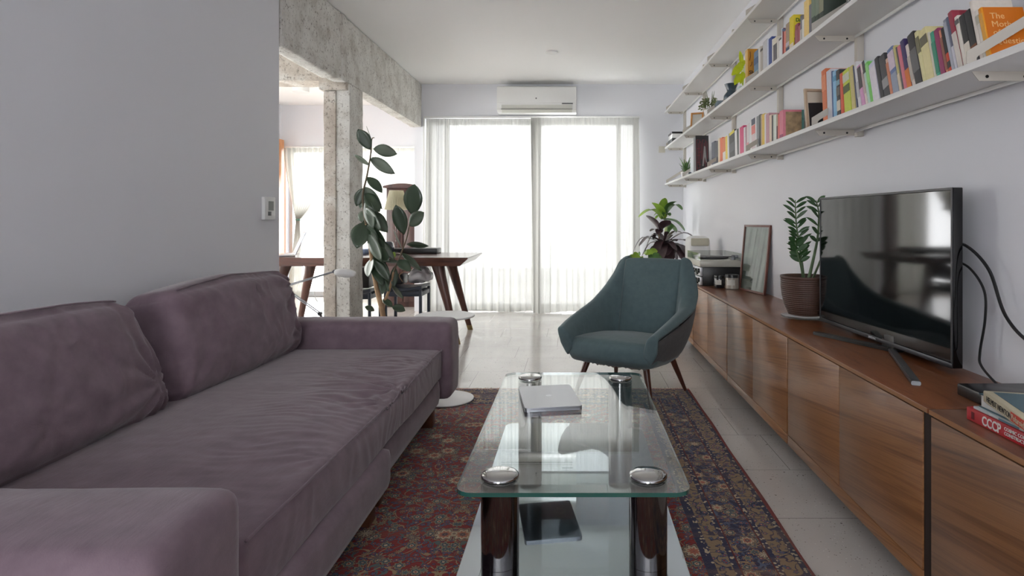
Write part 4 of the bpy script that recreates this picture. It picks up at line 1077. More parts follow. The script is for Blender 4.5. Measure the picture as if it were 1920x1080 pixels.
# stand
pt = [(.962, 2.43), (1.03, 2.19), (1.085, 2.10), (1.02, 1.93), (.945, 1.69)]
bm = nb()
def bar(bm, a, b, w, z0, z1):
    a = Vector((*a, 0)); b = Vector((*b, 0)); d = (b-a).normalized(); q = Vector((-d.y, d.x, 0))*w/2
    prism(bm, [(a.x-q.x, a.y-q.y), (b.x-q.x, b.y-q.y), (b.x+q.x, b.y+q.y), (a.x+q.x, a.y+q.y)], 'z', z0, z1)
bar(bm, (.962, 2.44), (1.10, 2.125), .026, Z0, Z0+.013)
bmesh.ops.bevel(bm, geom=list(bm.edges), offset=.002, segments=2, affect='EDGES'); obj('foot', bm, M_BLACK, tv)
bm = nb(); bar(bm, (1.098, 2.115), (.942, 1.685), .024, Z0, Z0+.012); bmesh.ops.bevel(bm, geom=list(bm.edges), offset=.002, segments=2, affect='EDGES'); obj('foot', bm, mat('grey_stand_metal', (110, 112, 116), .3, metal=.8), tv, label='grey metal foot pointing at the camera')
bm = nb(); box(bm, 1.095, 1.135, 2.10, 2.18, Z0+.0005, .60, .004); obj('stand_neck', bm, M_BLACK, tv)
# cables
bm = nb(); tube(bm, spline([(1.135, 1.86, .92), (1.15, 1.80, .925), (1.165, 1.72, .86), (1.17, 1.66, .74), (1.172, 1.56, .68), (1.174, 1.40, .665), (1.175, 1.1, .668), (1.175, .6, .70)], 10), .0045, 8)
tag(obj('power_cable', bm, M_BLACK), 'thick black cable sagging along the wall from the television to the right', 'cable')
bm = nb(); tube(bm, spline([(1.14, 1.85, .88), (1.155, 1.79, .86), (1.165, 1.74, .80), (1.165, 1.735, .72), (1.16, 1.75, .62), (1.155, 1.735, .585), (1.15, 1.66, Z0+.008), (1.14, 1.61, Z0+.010)], 10), .0035, 8)
tag(obj('signal_cable', bm, M_BLACK), 'thin black cable dropping from the television to the black set-top box', 'cable')
sb = thing('set_top_box', 'flat black set-top box by the wall beside the television', 'box', (1.09, 1.52, Z0))
bm = nb(); box(bm, 1.0, 1.185, 1.435, 1.60, Z0, Z0+.030, .004); obj('casing', bm, mat('dark_satin_plastic', (30, 30, 32), .25), sb)
bm = nb(); lathe(bm, [(.012, 0), (.012, .0015)], (0, 0, 0), 20, M=Matrix.Translation((1.035, 1.4348, Z0+.016)) @ Matrix.Rotation(pi/2, 4, 'X')); obj('badge', bm, mat('green_badge', (96, 150, 130), .3), sb, label='round pale green badge')

# ------------------------------------------------------------------ plant on the cabinet
zp = thing('zz_plant', 'glossy green plant in a ribbed dark brown pot left of the television', 'plant', (1.045, 2.85, Z0))
PX, PY = 1.075, 2.84
bm = nb(); lathe(bm, [(.070, .006), (.090, .008), (.108, .013), (.110, .018), (.106, .019), (.088, .012), (.02, .010)], (PX, PY, CT-.004), 48, cap1=True); obj('saucer', bm, m_glass('clear_saucer', (225, 228, 228), .05, 1.45), zp)
bm = nb()
prof = [(.060, .016), (.075, .020), (.092, .060), (.104, .105), (.109, .15), (.1095, .186), (.112, .188), (.112, .198), (.104, .198), (.101, .19), (.099, .17)]
n = 150; rings = []
zs = []
def rad(z):
    for (r0, z0), (r1, z1) in zip(prof[:6], prof[1:6]):
        if z0 <= z <= z1: return r0+(r1-r0)*(z-z0)/(z1-z0)
    return prof[5][0]
rows = []
N = 86
for i in range(N+1):
    z = .017+(.186-.017)*i/N; r = rad(z)
    rows.append([bm.verts.new((PX+(r+.0022*max(-.3, sin(2*pi*z/.0093))*(.65+.5*cos(2*pi*k/n*50)))*cos(2*pi*k/n), PY+(r+.0022*max(-.3, sin(2*pi*z/.0093))*(.65+.5*cos(2*pi*k/n*50)))*sin(2*pi*k/n), CT+z)) for k in range(n)])
for (r, z) in prof[6:]: rows.append([bm.verts.new((PX+r*cos(2*pi*k/n), PY+r*sin(2*pi*k/n), CT+z)) for k in range(n)])
for a, b in zip(rows, rows[1:]):
    for k in range(n): bm.faces.new((a[k], a[(k+1) % n], b[(k+1) % n], b[k]))
bm.faces.new(rows[0][::-1]); obj('pot', bm, M_TERR, zp, sharp=180)
bm = nb(); lathe(bm, [(.0985, .150), (.0985, .168)], (PX, PY, CT), 30); obj('soil', bm, M_SOIL, zp)
bs = nb(); bl = nb(); rnd = random.Random(21)
def frond(pts, dy0, n0, Ll, wl, start=.25, both=True, r0=.0085):
    p3 = spline([P(x, y, PY+dy) for (x, y, dy) in pts], 8); m = len(p3)-1
    tube(bs, p3, [r0-(r0-.0022)*i/m for i in range(m+1)], 8)
    for k in range(n0):
        t = start+(1-start)*k/(n0-.0); i = min(m-1, int(t*m)); p = p3[i]+(p3[i+1]-p3[i])*(t*m-i); d = (p3[i+1]-p3[i]).normalized()
        for sg in (-1, 1):
            out = Vector((sg*.80, rnd.uniform(-.55, .35), .0)).normalized()
            dirl = (out*.9+d*.55+Vector((0, 0, rnd.uniform(-.1, .2)))).normalized()
            L = Ll*(1.1-.35*abs(t-.6))*rnd.uniform(.85, 1.1)
            leaf(bl, p, p+dirl*L, wl*rnd.uniform(.8, 1.1), dirl.cross(Vector((rnd.uniform(-.4, .4), -1, rnd.uniform(-.2, .6)))), droop=.12, fold=.3, n=6)
frond([(1508, 540, 0), (1504, 500, 0), (1499, 460, 0), (1493, 420, 0), (1491, 375, .0)], 0, 13, .066, .0155, .34)
frond([(1512, 540, .01), (1524, 490, .02), (1533, 445, .02), (1535, 400, .03), (1530, 376, .03)], 0, 7, .062, .018, .45)
frond([(1508, 535, -.01), (1502, 500, -.03), (1494, 470, -.04), (1490, 450, -.04)], 0, 5, .05, .027, .42, r0=.006)
frond([(1516, 540, .02), (1545, 470, .03), (1561, 400, .04), (1567, 364, .04)], 0, 5, .045, .015, .55, r0=.006)
obj('stem', bs, M_ZZS, zp, sharp=180)
o = obj('foliage', bl, M_ZZ, zp, sharp=180); md = o.modifiers.new('s', 'SOLIDIFY'); md.thickness = .0008

# ------------------------------------------------------------------ leaning picture, candles, stereo
pf = thing('picture_frame', 'large thin reddish picture frame leaning against the wall on the cabinet', 'picture frame', (1.14, 3.9, Z0))
a = Vector((1.082, 4.02, Z0)); b = Vector((1.146, 3.69, Z0)); d = (b-a).normalized(); up = Vector((.095, .02, 1)).normalized()
Mf = frame_matrix(a, d, up); Lf = (b-a).length; Hf = .425
zf = (Mf.to_3x3() @ Vector((0, 0, 1))); sf = 1 if zf.x < 0 else -1
def fb(bm, x0, x1, y0, y1, z0, z1, bev=0): box(bm, x0, x1, y0, y1, min(z0*sf, z1*sf), max(z0*sf, z1*sf), bev, M=Mf)
bm = nb(); w = .013
fb(bm, 0, w, .0, Hf, -.014, 0, .001); fb(bm, Lf-w, Lf, .0, Hf, -.014, 0, .001); fb(bm, w, Lf-w, .0, w, -.014, 0, .001); fb(bm, w, Lf-w, Hf-w, Hf, -.014, 0, .001)
obj('frame', bm, M_FRED, pf)
bm = nb(); fb(bm, w, Lf-w, w, Hf-w, -.013, -.009); obj('print', bm, mat('grey_green_print', (96, 106, 98), .5, var=.35, vscale=9), pf)
bm = nb(); fb(bm, w, Lf-w, w, Hf-w, -.0085, -.006); obj('glazing', bm, m_glass('picture_glass', (235, 238, 236), .0, 1.75), pf)
def candle(x, y, r, h, lab, lidm, bodym):
    c = thing('candle_jar', lab, 'candle', (x, y, Z0))
    bm = nb(); lathe(bm, [(r*.92, 0), (r, .004), (r, h-.022), (r*.98, h-.020)], (x, y, Z0), 32); obj('jar', bm, bodym, c)
    bm = nb(); lathe(bm, [(r*1.02, h-.0195), (r*1.03, h-.004), (r, h), (r*.4, h)], (x, y, Z0), 32); obj('lid', bm, lidm, c)
    bm = nb()
    def lf(u, v):
        an = radians(-150+70*u); return Vector((x+(r+.0012)*cos(an), y+(r+.0012)*sin(an), Z0+h*.28+h*.38*v))
    grid(bm, lf, 10, 2); obj('label', bm, mat('pale_jar_label', (206, 204, 196), .7), c)
M_SG = mat('smoky_jar', (34, 34, 38), .1, coat=.8)
candle(.975, 4.10, .0335, .085, 'smaller black candle jar with a white label beside the stereo', M_BLACK, M_SG)
candle(1.047, 4.05, .044, .094, 'larger beige candle jar with a dark lid beside the picture frame', M_BLACK, mat('beige_jar', (168, 160, 148), .2, coat=.6))
# amplifier stack and record player
am = thing('stereo_receiver', 'silver fronted black stereo receiver under the record player', 'stereo', (1.01, 4.46, Z0))
y0, y1 = 4.235, 4.66
bm = nb(); box(bm, .892, 1.17, y0, y1, Z0, Z0+.128, .003); obj('casing', bm, M_BLACK, am)
M_SILV = mat('silver_face_plate', (206, 206, 210), .3, metal=.4)
for k, (za, zb) in enumerate(((.004, .060), (.066, .126))):
    bm = nb(); box(bm, .876, .8919, y0, y1, Z0+za, Z0+zb, .002); fpl = obj('face_plate', bm, M_SILV, am)
    for j in range(9):
        bm = nb(); yk = y0+.03+j*.045; rr = (.016 if j in (0, 1) else .007 if j % 2 else .010)
        lathe(bm, [(rr, 0), (rr*.9, .012)], (0, 0, 0), 16, M=Matrix.Translation((.8758, yk, Z0+(za+zb)/2+(-.008 if j % 2 else .006))) @ Matrix.Rotation(-pi/2, 4, 'Y'))
        obj('knob', bm, M_BLACK, fpl)
tt = thing('record_player', 'silver record player with a raised clear edge on top of the stereo', 'record player', (1.02, 4.45, Z0+.1285))
zb = Z0+.1288
bm = nb(); box(bm, .872, 1.165, 4.225, 4.70, zb, zb+.044, .005); obj('plinth', bm, mat('silver_grey_plinth', (184, 182, 172), .4, metal=.2), tt)
bm = nb(); lathe(bm, [(.125, 0), (.13, .004), (.13, .012), (.126, .014)], (1.005, 4.50, zb+.0443), 56); obj('platter', bm, mat('dark_platter', (60, 60, 62), .4), tt)
bm = nb(); tube(bm, [(1.125, 4.32, zb+.068), (1.02, 4.30, zb+.066), (.93, 4.335, zb+.064)], .004, 8); lathe(bm, [(.018, .0445), (.018, .06), (.010, .078)], (1.125, 4.32, zb), 20); box(bm, 1.135, 1.16, 4.31, 4.33, zb+.058, zb+.078, .003); box(bm, .915, .935, 4.325, 4.345, zb+.058, zb+.066, .002); obj('tonearm', bm, M_ALUD, tt)
bm = nb(); box(bm, .873, .877, 4.23, 4.695, zb+.0445, zb+.094); box(bm, .8772, 1.16, 4.691, 4.695, zb+.0445, zb+.094); box(bm, 1.156, 1.16, 4.23, 4.6908, zb+.0445, zb+.094); obj('dust_cover', bm, m_glass('acrylic_cover', (240, 242, 240), .05, 1.4), tt, label='clear acrylic dust cover sides')
# white moulded object behind the record player
wr = thing('white_radio', 'white rounded case with a beige top band behind the record player', 'radio', (1.03, 5.02, Z0))
bm = nb(); softbox(bm, (.93, 4.93, Z0), (1.115, 5.12, 1.0-.165+.0), .05, .02, mods=None) if False else softbox(bm, (.925, 4.93, Z0), (1.11, 5.12, .868), .05, .015); obj('casing', bm, M_WHITE, wr, sharp=180)
bm = nb(); softbox(bm, (.945, 4.921, .79), (1.09, 4.9295, .852), .004, .01); obj('top_band', bm, mat('beige_band', (196, 192, 172), .5), wr, label='beige band across the upper front', sharp=60)

# ------------------------------------------------------------------ stacked books near the camera
def lying_book(name, lab, o, xd, L, D, t, cover, pagesm=None, round_spine=False, top=None):
    """spine along local x (length L), depth D goes along local y, thickness t up"""
    xd = Vector((xd[0], xd[1], 0)).normalized(); yd = Vector((-xd.y, xd.x, 0))
    if yd.x < 0: yd = -yd
    M = frame_matrix(o, xd, yd)
    zz = M.to_3x3() @ Vector((0, 0, 1)); sg = 1 if zz.z > 0 else -1
    bk = thing(name, lab, 'book', o, 0, 'stacked books on the nearest cabinet')
    c = .0018
    def bb(bm, x0, x1, y0_, y1_, z0, z1, bev=0): box(bm, x0, x1, y0_, y1_, min(z0*sg, z1*sg), max(z0*sg, z1*sg), bev, M=M)
    bm = nb(); bb(bm, 0, L, 0, D, 0, c, .0004); bb(bm, 0, L, 0, D, t-c, t, .0004); (bb(bm, 0, L, D-c, D+.001, c*.5, t-c*.5, .0009) if round_spine else bb(bm, 0, L, -.001, c, c*.5, t-c*.5, .0009)); obj('cover', bm, cover, bk)
    bm = nb(); (bb(bm, .003, L-.003, .004, D-c-.0001, c+.0001, t-c-.0001) if round_spine else bb(bm, .003, L-.003, c+.0001, D-.003, c+.0001, t-c-.0001)); obj('pages', bm, pagesm or M_PAPER, bk)
    return bk, M, sg
mred = mat('bright_red_cover', (190, 30, 44), .4); mtealc = mat('teal_cover', (34, 84, 100), .35, var=.2, vscale=12); mcrm = mat('cream_cover', (206, 196, 168), .5)
mwht = mat('white_lettering', (232, 230, 226), .5); mblk = mat('black_lettering', (40, 38, 36), .6)
mgp = mat('white_pages', (214, 212, 208), .8)
z = Z0
bk, M, sg = lying_book('art_book', 'thick red book lettered CCCP at the bottom of the stack', (.902, 1.405, z), (0, -1, 0), .33, .235, .0285, mred, mgp)
Mt_ = lambda o, zt: frame_matrix(o, (0, -1, 0), (0, 0, 1))
text_mesh('CCCP', .0285, frame_matrix((.9005, 1.352, z+.0048), (0, -1, 0), (0, 0, 1)), mwht, bk, extrude=.0003, sx=.80, bold=.0007)
text_mesh('COSMIC COMMUNIST\nCONSTRUCTIONS', .0098, frame_matrix((.9005, 1.282, z+.0165), (0, -1, 0), (0, 0, 1)), mwht, bk, extrude=.0003, bold=.0002)
bm = nb(); box(bm, .9004, .901, 1.378, 1.388, z+.006, z+.022); obj('spine_mark', bm, mat('dark_red_mark', (100, 14, 24), .5), bk)
z += .0288
bk2, M, sg = lying_book('magazine', 'thin white and blue magazine lying on the red book', (.906, 1.388, z), (0, -1, 0), .30, .22, .0058, mat('pale_magazine_cover', (196, 204, 206), .35, var=.15, vscale=30), mgp)
bm = nb(); box(bm, .9045, .9052, 1.245, 1.305, z+.001, z+.005); obj('spine_band', bm, mat('grey_blue_band', (90, 124, 140), .4), bk2)
z += .0061
bk3, M, sg = lying_book('art_book', 'dark teal hardcover with its white page edges showing, under the cream book', (.914, 1.383, z), (-.02, -1, 0), .32, .225, .030, mtealc, mgp, round_spine=True)
# its open side faces the room: hide no pages there
for c_ in bk3.children:
    pass
z += .0303
p0 = Vector((.882, 1.318, z))
bk4, M, sg = lying_book('art_book', 'cream spined book with a teal front cover on top of the stack', p0, (-.26, -.966, 0), .30, .235, .0235, mcrm, mgp)
xd = Vector((-.26, -.966, 0)).normalized(); yd = Vector((.966, -.26, 0)).normalized()
text_mesh('HELMUT NEWTON', .0165, frame_matrix(p0+xd*.018-yd*.0015+Vector((0, 0, .0055)), xd, (0, 0, 1)), mblk, bk4, extrude=.0003, sx=.86)
bm = nb(); Mx = frame_matrix(p0-yd*.0012, xd, (0, 0, 1)); box(bm, .138, .24, .003, .0205, -.0005, .0005, M=Mx); obj('spine_panel', bm, mat('orange_red_panel', (214, 62, 40), .4), bk4)
text_mesh('Polaroids', .0165, frame_matrix(p0+xd*.142-yd*.0022+Vector((0, 0, .006)), xd, (0, 0, 1)), mcrm, bk4, extrude=.0003)
bm = nb(); Mx = frame_matrix(p0+Vector((0, 0, .0236)), xd, yd); zz = (Mx.to_3x3() @ Vector((0, 0, 1))).z
box(bm, .012, .296, .014, .232, min(.0002*zz, .0006*zz), max(.0002*zz, .0006*zz), M=Mx); fc = obj('front_panel', bm, mat('teal_front_panel', (26, 84, 98), .3), bk4)
Mx2 = frame_matrix(p0+Vector((0, 0, .0244))+xd*.03+yd*.20, xd, yd) if zz > 0 else frame_matrix(p0+Vector((0, 0, .0244))+xd*.27+yd*.20, -xd, yd)
bm = nb()
for k, (wd, cc) in enumerate(((.16, 0), (.12, 0))):
    Mx = frame_matrix(p0+Vector((0, 0, .0243)), xd, yd)
    box(bm, .04, .04+wd, .18-.035*k, .19-.035*k, min(0, .0004*zz), max(0, .0004*zz), M=Mx)
obj('front_print', bm, mat('pale_red_print', (168, 90, 80), .4), bk4)

# ------------------------------------------------------------------ wall shelves
SX0, SX1 = .988, 1.168
UY = [1.54, 2.54, 3.51, 4.52, 5.54, 6.52]
LEV = [(1.3725, 'lowest'), (1.7627, 'middle'), (2.149, 'top')]
for k, y in enumerate(UY):
    u = thing('shelf_upright', ['slotted wall upright nearest the camera, at the orange book', 'slotted wall upright behind the tightly packed leaning books', 'slotted wall upright right of the small framed picture', 'slotted wall upright behind the maze patterned record sleeve', 'slotted wall upright above the far green plant', 'slotted wall upright in the far corner of the shelves'][k], 'upright', (XW, y, 1.344), 0, 'slotted wall uprights')
    bm = nb(); box(bm, SX1+.002, XW-.0005, y-.014, y+.014, 1.344, 2.40, .001); obj('rail', bm, M_BRKT, u)
SHF = 0
for z, nm in LEV:
    s_ = thing('wall_shelf', {'lowest': 'lowest long white shelf filled with books on the right wall', 'middle': 'middle long white shelf on the right wall', 'top': 'top long white shelf below the ceiling on the right wall'}[nm], 'shelf', (1.08, 3.8, z), 0, 'long white wall shelves')
    bm = nb(); box(bm, SX0, SX1, .62, 6.64, z, z+.0185, .0008); obj('board', bm, M_SHELF, s_)
    bm = nb(); box(bm, SX1-.004, SX1+.0015, .62, 6.64, z-.012, z-.0002, .0008); obj('rear_lip', bm, M_SHELF, s_)
    for y in UY:
        bm = nb(); t = .0012
        # flange under the board with two screw holes
        prism(bm, [(SX0+.012, z-.0003), (SX1-.0045, z-.0003), (SX1-.0045, z-.024), (SX0+.03, z-.024)], 'y', y-t, y+t)
        br = obj('bracket', bm, M_BRKT, s_)
        bm = nb(); H = .112
        # side strap: short riser at the front edge, then sloping up to the upright
        a = [(SX0-.0008, z+.0005), (SX0-.0008, z+.048), (SX1+.001, z+H+.046), (SX1+.001, z+H), (SX0+.026, z+.030), (SX0+.026, z+.019), (SX0+.026, z+.0190), ]
        prism(bm, [(SX0-.0008, z+.0190), (SX0-.0008, z+.050), (SX1+.001, z+H+.05), (SX1+.001, z+H+.02), (SX0+.030, z+.040), (SX0+.024, z+.034), (SX0+.024, z+.0190)], 'y', y-t, y+t)
        obj('side_strap', bm, M_BRKT, br)
        for x in (SX0+.05, SX1-.035):
            bm = nb(); lathe(bm, [(.0042, 0), (.0042, .0009)], (0, 0, 0), 14, M=Matrix.Translation((x, y-t, z-.013)) @ Matrix.Rotation(pi/2, 4, 'X'))
            obj('screw_hole', bm, M_BLACK, br)

# ------------------------------------------------------------------ standing books
XS = 1.055
def px2y(px, x=XS): return x*F/(px-1075)
USED = {}
def col(c, kind='b'):
    k = 'book_cloth_%d_%d_%d' % c
    return mat(k, c, .45, var=.06, vscale=70)
def book(zs, yp, ang, t, L, D, c, lab, group, strips=(), cover=None, x0=XS, name='book'):
    """yp: lower far edge on the shelf; ang: lean away from the camera (degrees); strips: (z0,z1,colour) on the spine"""
    o = thing(name, lab, 'book', (x0, yp, zs+.0004), 0, group)
    o.rotation_euler = (-radians(ang), 0, 0)
    c_ = .0012 if t > .006 else .0006
    bm = nb(); r = min(.003, t*.25)
    prism(bm, [(D, 0), (r, 0), (.0006, -r*.5), (0, -t*.3), (0, -t*.7), (.0006, -t+r*.5), (r, -t), (D, -t), (D, -t+c_), (.0035, -t+c_), (.0035, -c_), (D, -c_)], 'z', 0, L)
    obj('cover', bm, col(c), o, local=True, sharp=50)
    bm = nb(); box(bm, .0036, D-.003, -t+c_+.0001, -c_-.0001, .002, L-.002); obj('pages', bm, M_PAPER, o, local=True)
    if strips:
        for (a, b, cc) in strips:
            bm = nb(); box(bm, -.0006, .0012, -t*.97, -t*.03, a*L, b*L); obj('spine_label', bm, col(cc), o, local=True)
    return o
BLK, WHT, CRM, GRY, NAV = (34, 34, 36), (226, 224, 224), (222, 212, 192), (150, 150, 154), (40, 44, 74)
TX = (90, 88, 86)
def row(zs, data, group, D0=.106):
    """data: (x_left, x_right, x_top, y_top, colour, strips, label[, depth])"""
    n = len(data); L_ = []; A_ = []; Y_ = []
    for d in data:
        yb = px2y(d[0]); yt = px2y(d[2])
        zt = EYE-(d[3]-412)*yt/F
        A_.append(max(0, math.degrees(math.atan2(yt-yb, zt-zs)))); Y_.append(yb)
        L_.append(sqrt((zt-zs)**2+(yt-yb)**2))
    # neighbouring leans change smoothly
    sm = []
    for i in range(n):
        w = [A_[j] for j in range(max(0, i-2), min(n, i+3)) if abs(data[j][0]-data[i][0]) < 40]
        sm.append(sum(w)/len(w))
    for i in range(1, n):
        sm[i] = max(sm[i-1]-1.0, min(sm[i], sm[i-1]+1.8)) if data[i][0]-data[i-1][1] < 3 else sm[i]
    for i, d in enumerate(data):
        yb = Y_[i]; yn = px2y(d[1]); nxt = Y_[i+1] if i+1 < n and d[1] > data[i+1][0]-3 else yn
        gap = yb-max(yn, nxt) if i+1 < n and data[i+1][0]-d[1] < 2.5 else yb-yn
        if i+1 < n and data[i+1][0]-d[1] < 2.5: gap = yb-nxt
        t = gap*cos(radians(sm[i]))
        if i+1 < n and data[i+1][0]-d[1] < 2.5:
            da = tan(radians(sm[i+1]))-tan(radians(sm[i]))
            t -= max(0, da)*min(L_[i], L_[i+1])
        t = max(.0035, t-.0004)
        book(zs, yb, sm[i], t, L_[i]/1.0, d[7] if len(d) > 7 else D0, d[4], d[6], group, d[5])
ZL = 1.3725+.0185; ZM = 1.7627+.0185; ZT = 2.149+.0185
near = [
 (1543.5, 1551.5, 1540.3, 134, (214, 112, 62), ((.62, .9, (226, 140, 96)),), 'thick orange book, first of the near row beside the framed picture'),
 (1551.8, 1560.6, 1548, 136, (206, 206, 214), (), 'broad pale lavender book right of the thick orange one'),
 (1560.8, 1562.8, 1556, 136, (74, 96, 142), (), 'thin medium blue book before the sky blue one'),
 (1563, 1569.6, 1562, 134.7, (140, 190, 222), ((.8, .9, (90, 150, 190)),), 'sky blue book near the start of the near row'),
 (1570, 1577, 1568.4, 133, (40, 40, 40), ((.02, .16, (52, 52, 52)), (.2, .4, (214, 204, 186)), (.5, .66, (96, 96, 92)), (.7, .8, (120, 164, 186))), 'black book with tan and blue bands on its spine'),
 (1577.2, 1582.6, 1575, 139, (212, 84, 48), (), 'narrow red orange book before the lime green one'),
 (1584, 1597, 1578, 137, (196, 208, 66), ((.52, .68, (70, 84, 30)), (.75, .92, (206, 210, 190))), 'wide lime green book with a dark title'),
 (1598, 1606, 1589, 130, (204, 190, 124), (), 'olive tan book right of the lime green one'),
 (1606.3, 1610, 1595, 128.7, (84, 88, 106), (), 'very thin slate grey book'),
 (1610.5, 1616.6, 1598.7, 121.4, (220, 218, 220), ((.3, .6, (186, 186, 190)),), 'tall white book with faint grey lettering'),
 (1617, 1624, 1604, 129, (212, 156, 196), ((.5, .96, (70, 64, 68)),), 'pink book with a dark upper spine'),
 (1624.5, 1629, 1612, 122, (226, 212, 204), ((.35, .8, (196, 176, 172)),), 'thin beige pink book'),
 (1629.2, 1633.6, 1618, 115, (190, 216, 204), ((.75, 1.0, (60, 60, 62)),), 'pale mint book with a dark top'),
 (1633.8, 1639, 1620, 122, (118, 200, 96), ((.55, .95, (150, 214, 130)),), 'fresh green book left of the pale lilac one'),
 (1639.6, 1652, 1626.5, 125.7, (206, 206, 226), ((.1, .9, (222, 216, 224)),), 'wide pale lilac book right of the fresh green one'),
 (1652.3, 1659.7, 1639, 112, (44, 44, 50), (), 'smooth black book with a rounded spine'),
 (1660, 1671.6, 1647.5, 109, (64, 64, 68), ((.3, .5, (150, 148, 150)),), 'wide charcoal book with pale lettering'),
 (1672, 1676.6, 1659, 113.7, (220, 186, 164), ((.0, .9, (206, 130, 96)),), 'narrow salmon brown book'),
 (1677, 1688.6, 1662, 97, (98, 116, 160), ((.58, .93, (214, 196, 210)), (.02, .5, (150, 158, 176))), 'blue book with a pink label on its spine'),
 (1689, 1693.6, 1672.8, 89.6, (196, 186, 124), ((.0, .45, (218, 204, 178)),), 'thin mustard and beige book'),
 (1694, 1696.6, 1679, 90, (92, 90, 92), (), 'thin dark grey book before the rose pink one'),
 (1697, 1703.4, 1682, 89, (214, 116, 132), ((.0, .12, (236, 206, 206)),), 'rose pink book left of the deep violet one'),
 (1703.8, 1712.2, 1685.5, 81.2, (56, 42, 96), ((.0, .45, (214, 116, 40)),), 'deep violet book with an orange lower spine'),
 (1712.6, 1718.4, 1696, 88.4, (222, 210, 200), ((.25, .75, (190, 180, 170)),), 'cream white book left of the thick black one'),
 (1718.8, 1731.8, 1700, 70, (48, 46, 50), ((.32, .72, (104, 102, 104)),), 'thick black book in the middle of the near row'),
 (1732.2, 1739, 1712, 65, (222, 216, 164), ((.62, .9, (120, 116, 90)),), 'narrow pale yellow book beside the thick black one'),
 (1739.4, 1753.6, 1721.5, 62.5, (224, 214, 160), ((.72, .88, (110, 104, 84)),), 'widest pale yellow book in the near row'),
 (1754, 1758.4, 1739, 62, (214, 206, 190), (), 'thin cream book before the sea green one'),
 (1758.8, 1765.4, 1743, 63.7, (74, 164, 134), ((.2, .8, (62, 144, 118)),), 'sea green book left of the magenta one'),
 (1765.8, 1775.8, 1748.6, 60.7, (150, 54, 100), (), 'magenta book right of the sea green one'),
 (1776.4, 1781.8, 1760, 59, (216, 140, 112), ((.2, .85, (150, 96, 80)),), 'salmon book with brown lettering'),
 (1782.2, 1787.6, 1765.5, 54, (206, 72, 46), ((.5, 1.0, (38, 36, 38)), (.22, .34, (36, 34, 34))), 'black and red book right of the salmon one'),
 (1788.2, 1794, 1764, 44, (150, 154, 170), ((.05, .95, (176, 180, 192)),), 'grey patterned book left of the nearest bracket'),
 (1794.4, 1799.4, 1771, 37, (96, 104, 124), ((.0, .5, (206, 206, 216)),), 'slate book with a white lower spine at the nearest bracket'),
 (1799.8, 1808.6, 1778, 24.7, (156, 52, 72), ((.0, .66, (216, 208, 200)),), 'maroon topped book with a cream lower spine'),
 (1809, 1816.2, 1788, 35, (228, 222, 212), ((.86, .94, (90, 84, 84)),), 'cream book with a small mark at the top of its spine'),
 (1816.6, 1827.6, 1795.6, 35, (50, 50, 52), ((.0, .5, (222, 214, 200)),), 'black topped book with a cream lower spine behind the nearest bracket'),
 (1828, 1839.6, 1807.7, 25, (40, 40, 42), ((.02, .18, (60, 60, 64)), (.3, .4, (120, 70, 40))), 'thick black book left of the tall white ones'),
 (1840, 1846, 1816, 6, (222, 214, 204), (), 'tallest white book beside the big orange one', .106),
 (1846.4, 1852.8, 1824.5, 24, (218, 212, 202), ((.75, .9, (180, 176, 160)),), 'cream book just left of the big orange one'),
 (1853.2, 1860.6, 1834.8, 17.5, (232, 150, 26), ((.1, .9, (226, 164, 60)),), 'big orange book with its titled front cover facing the camera', .108),
]
row(ZL, near, 'books on the near part of the lowest shelf')
ob = [o for o in COL.objects if o.get('label', '').startswith('big orange book')][0]
tk = px2y(1853.2)-px2y(1860.6)
bm = nb(); tt_ = None
cov = [c for c in ob.children if c.name.startswith('cover')][0]
tmin = min(v.co.y for v in cov.data.vertices)
bm = nb(); box(bm, .004, .108, tmin-.0006, tmin-.0001, .001, max(v.co.z for v in cov.data.vertices)-.001); obj('front_board', bm, mat('burnt_orange_cover', (214, 116, 16), .4), ob, local=True)
Ht = max(v.co.z for v in cov.data.vertices)
for k, s in enumerate(('The', 'Mother', 'of All', 'Questions')):
    text_mesh(s, .024, frame_matrix((.018, tmin-.0008, Ht-.034-.024*k), (1, 0, 0), (0, 0, 1)), mat('pale_orange_lettering', (236, 190, 130), .5), ob, local=True, extrude=.0003)

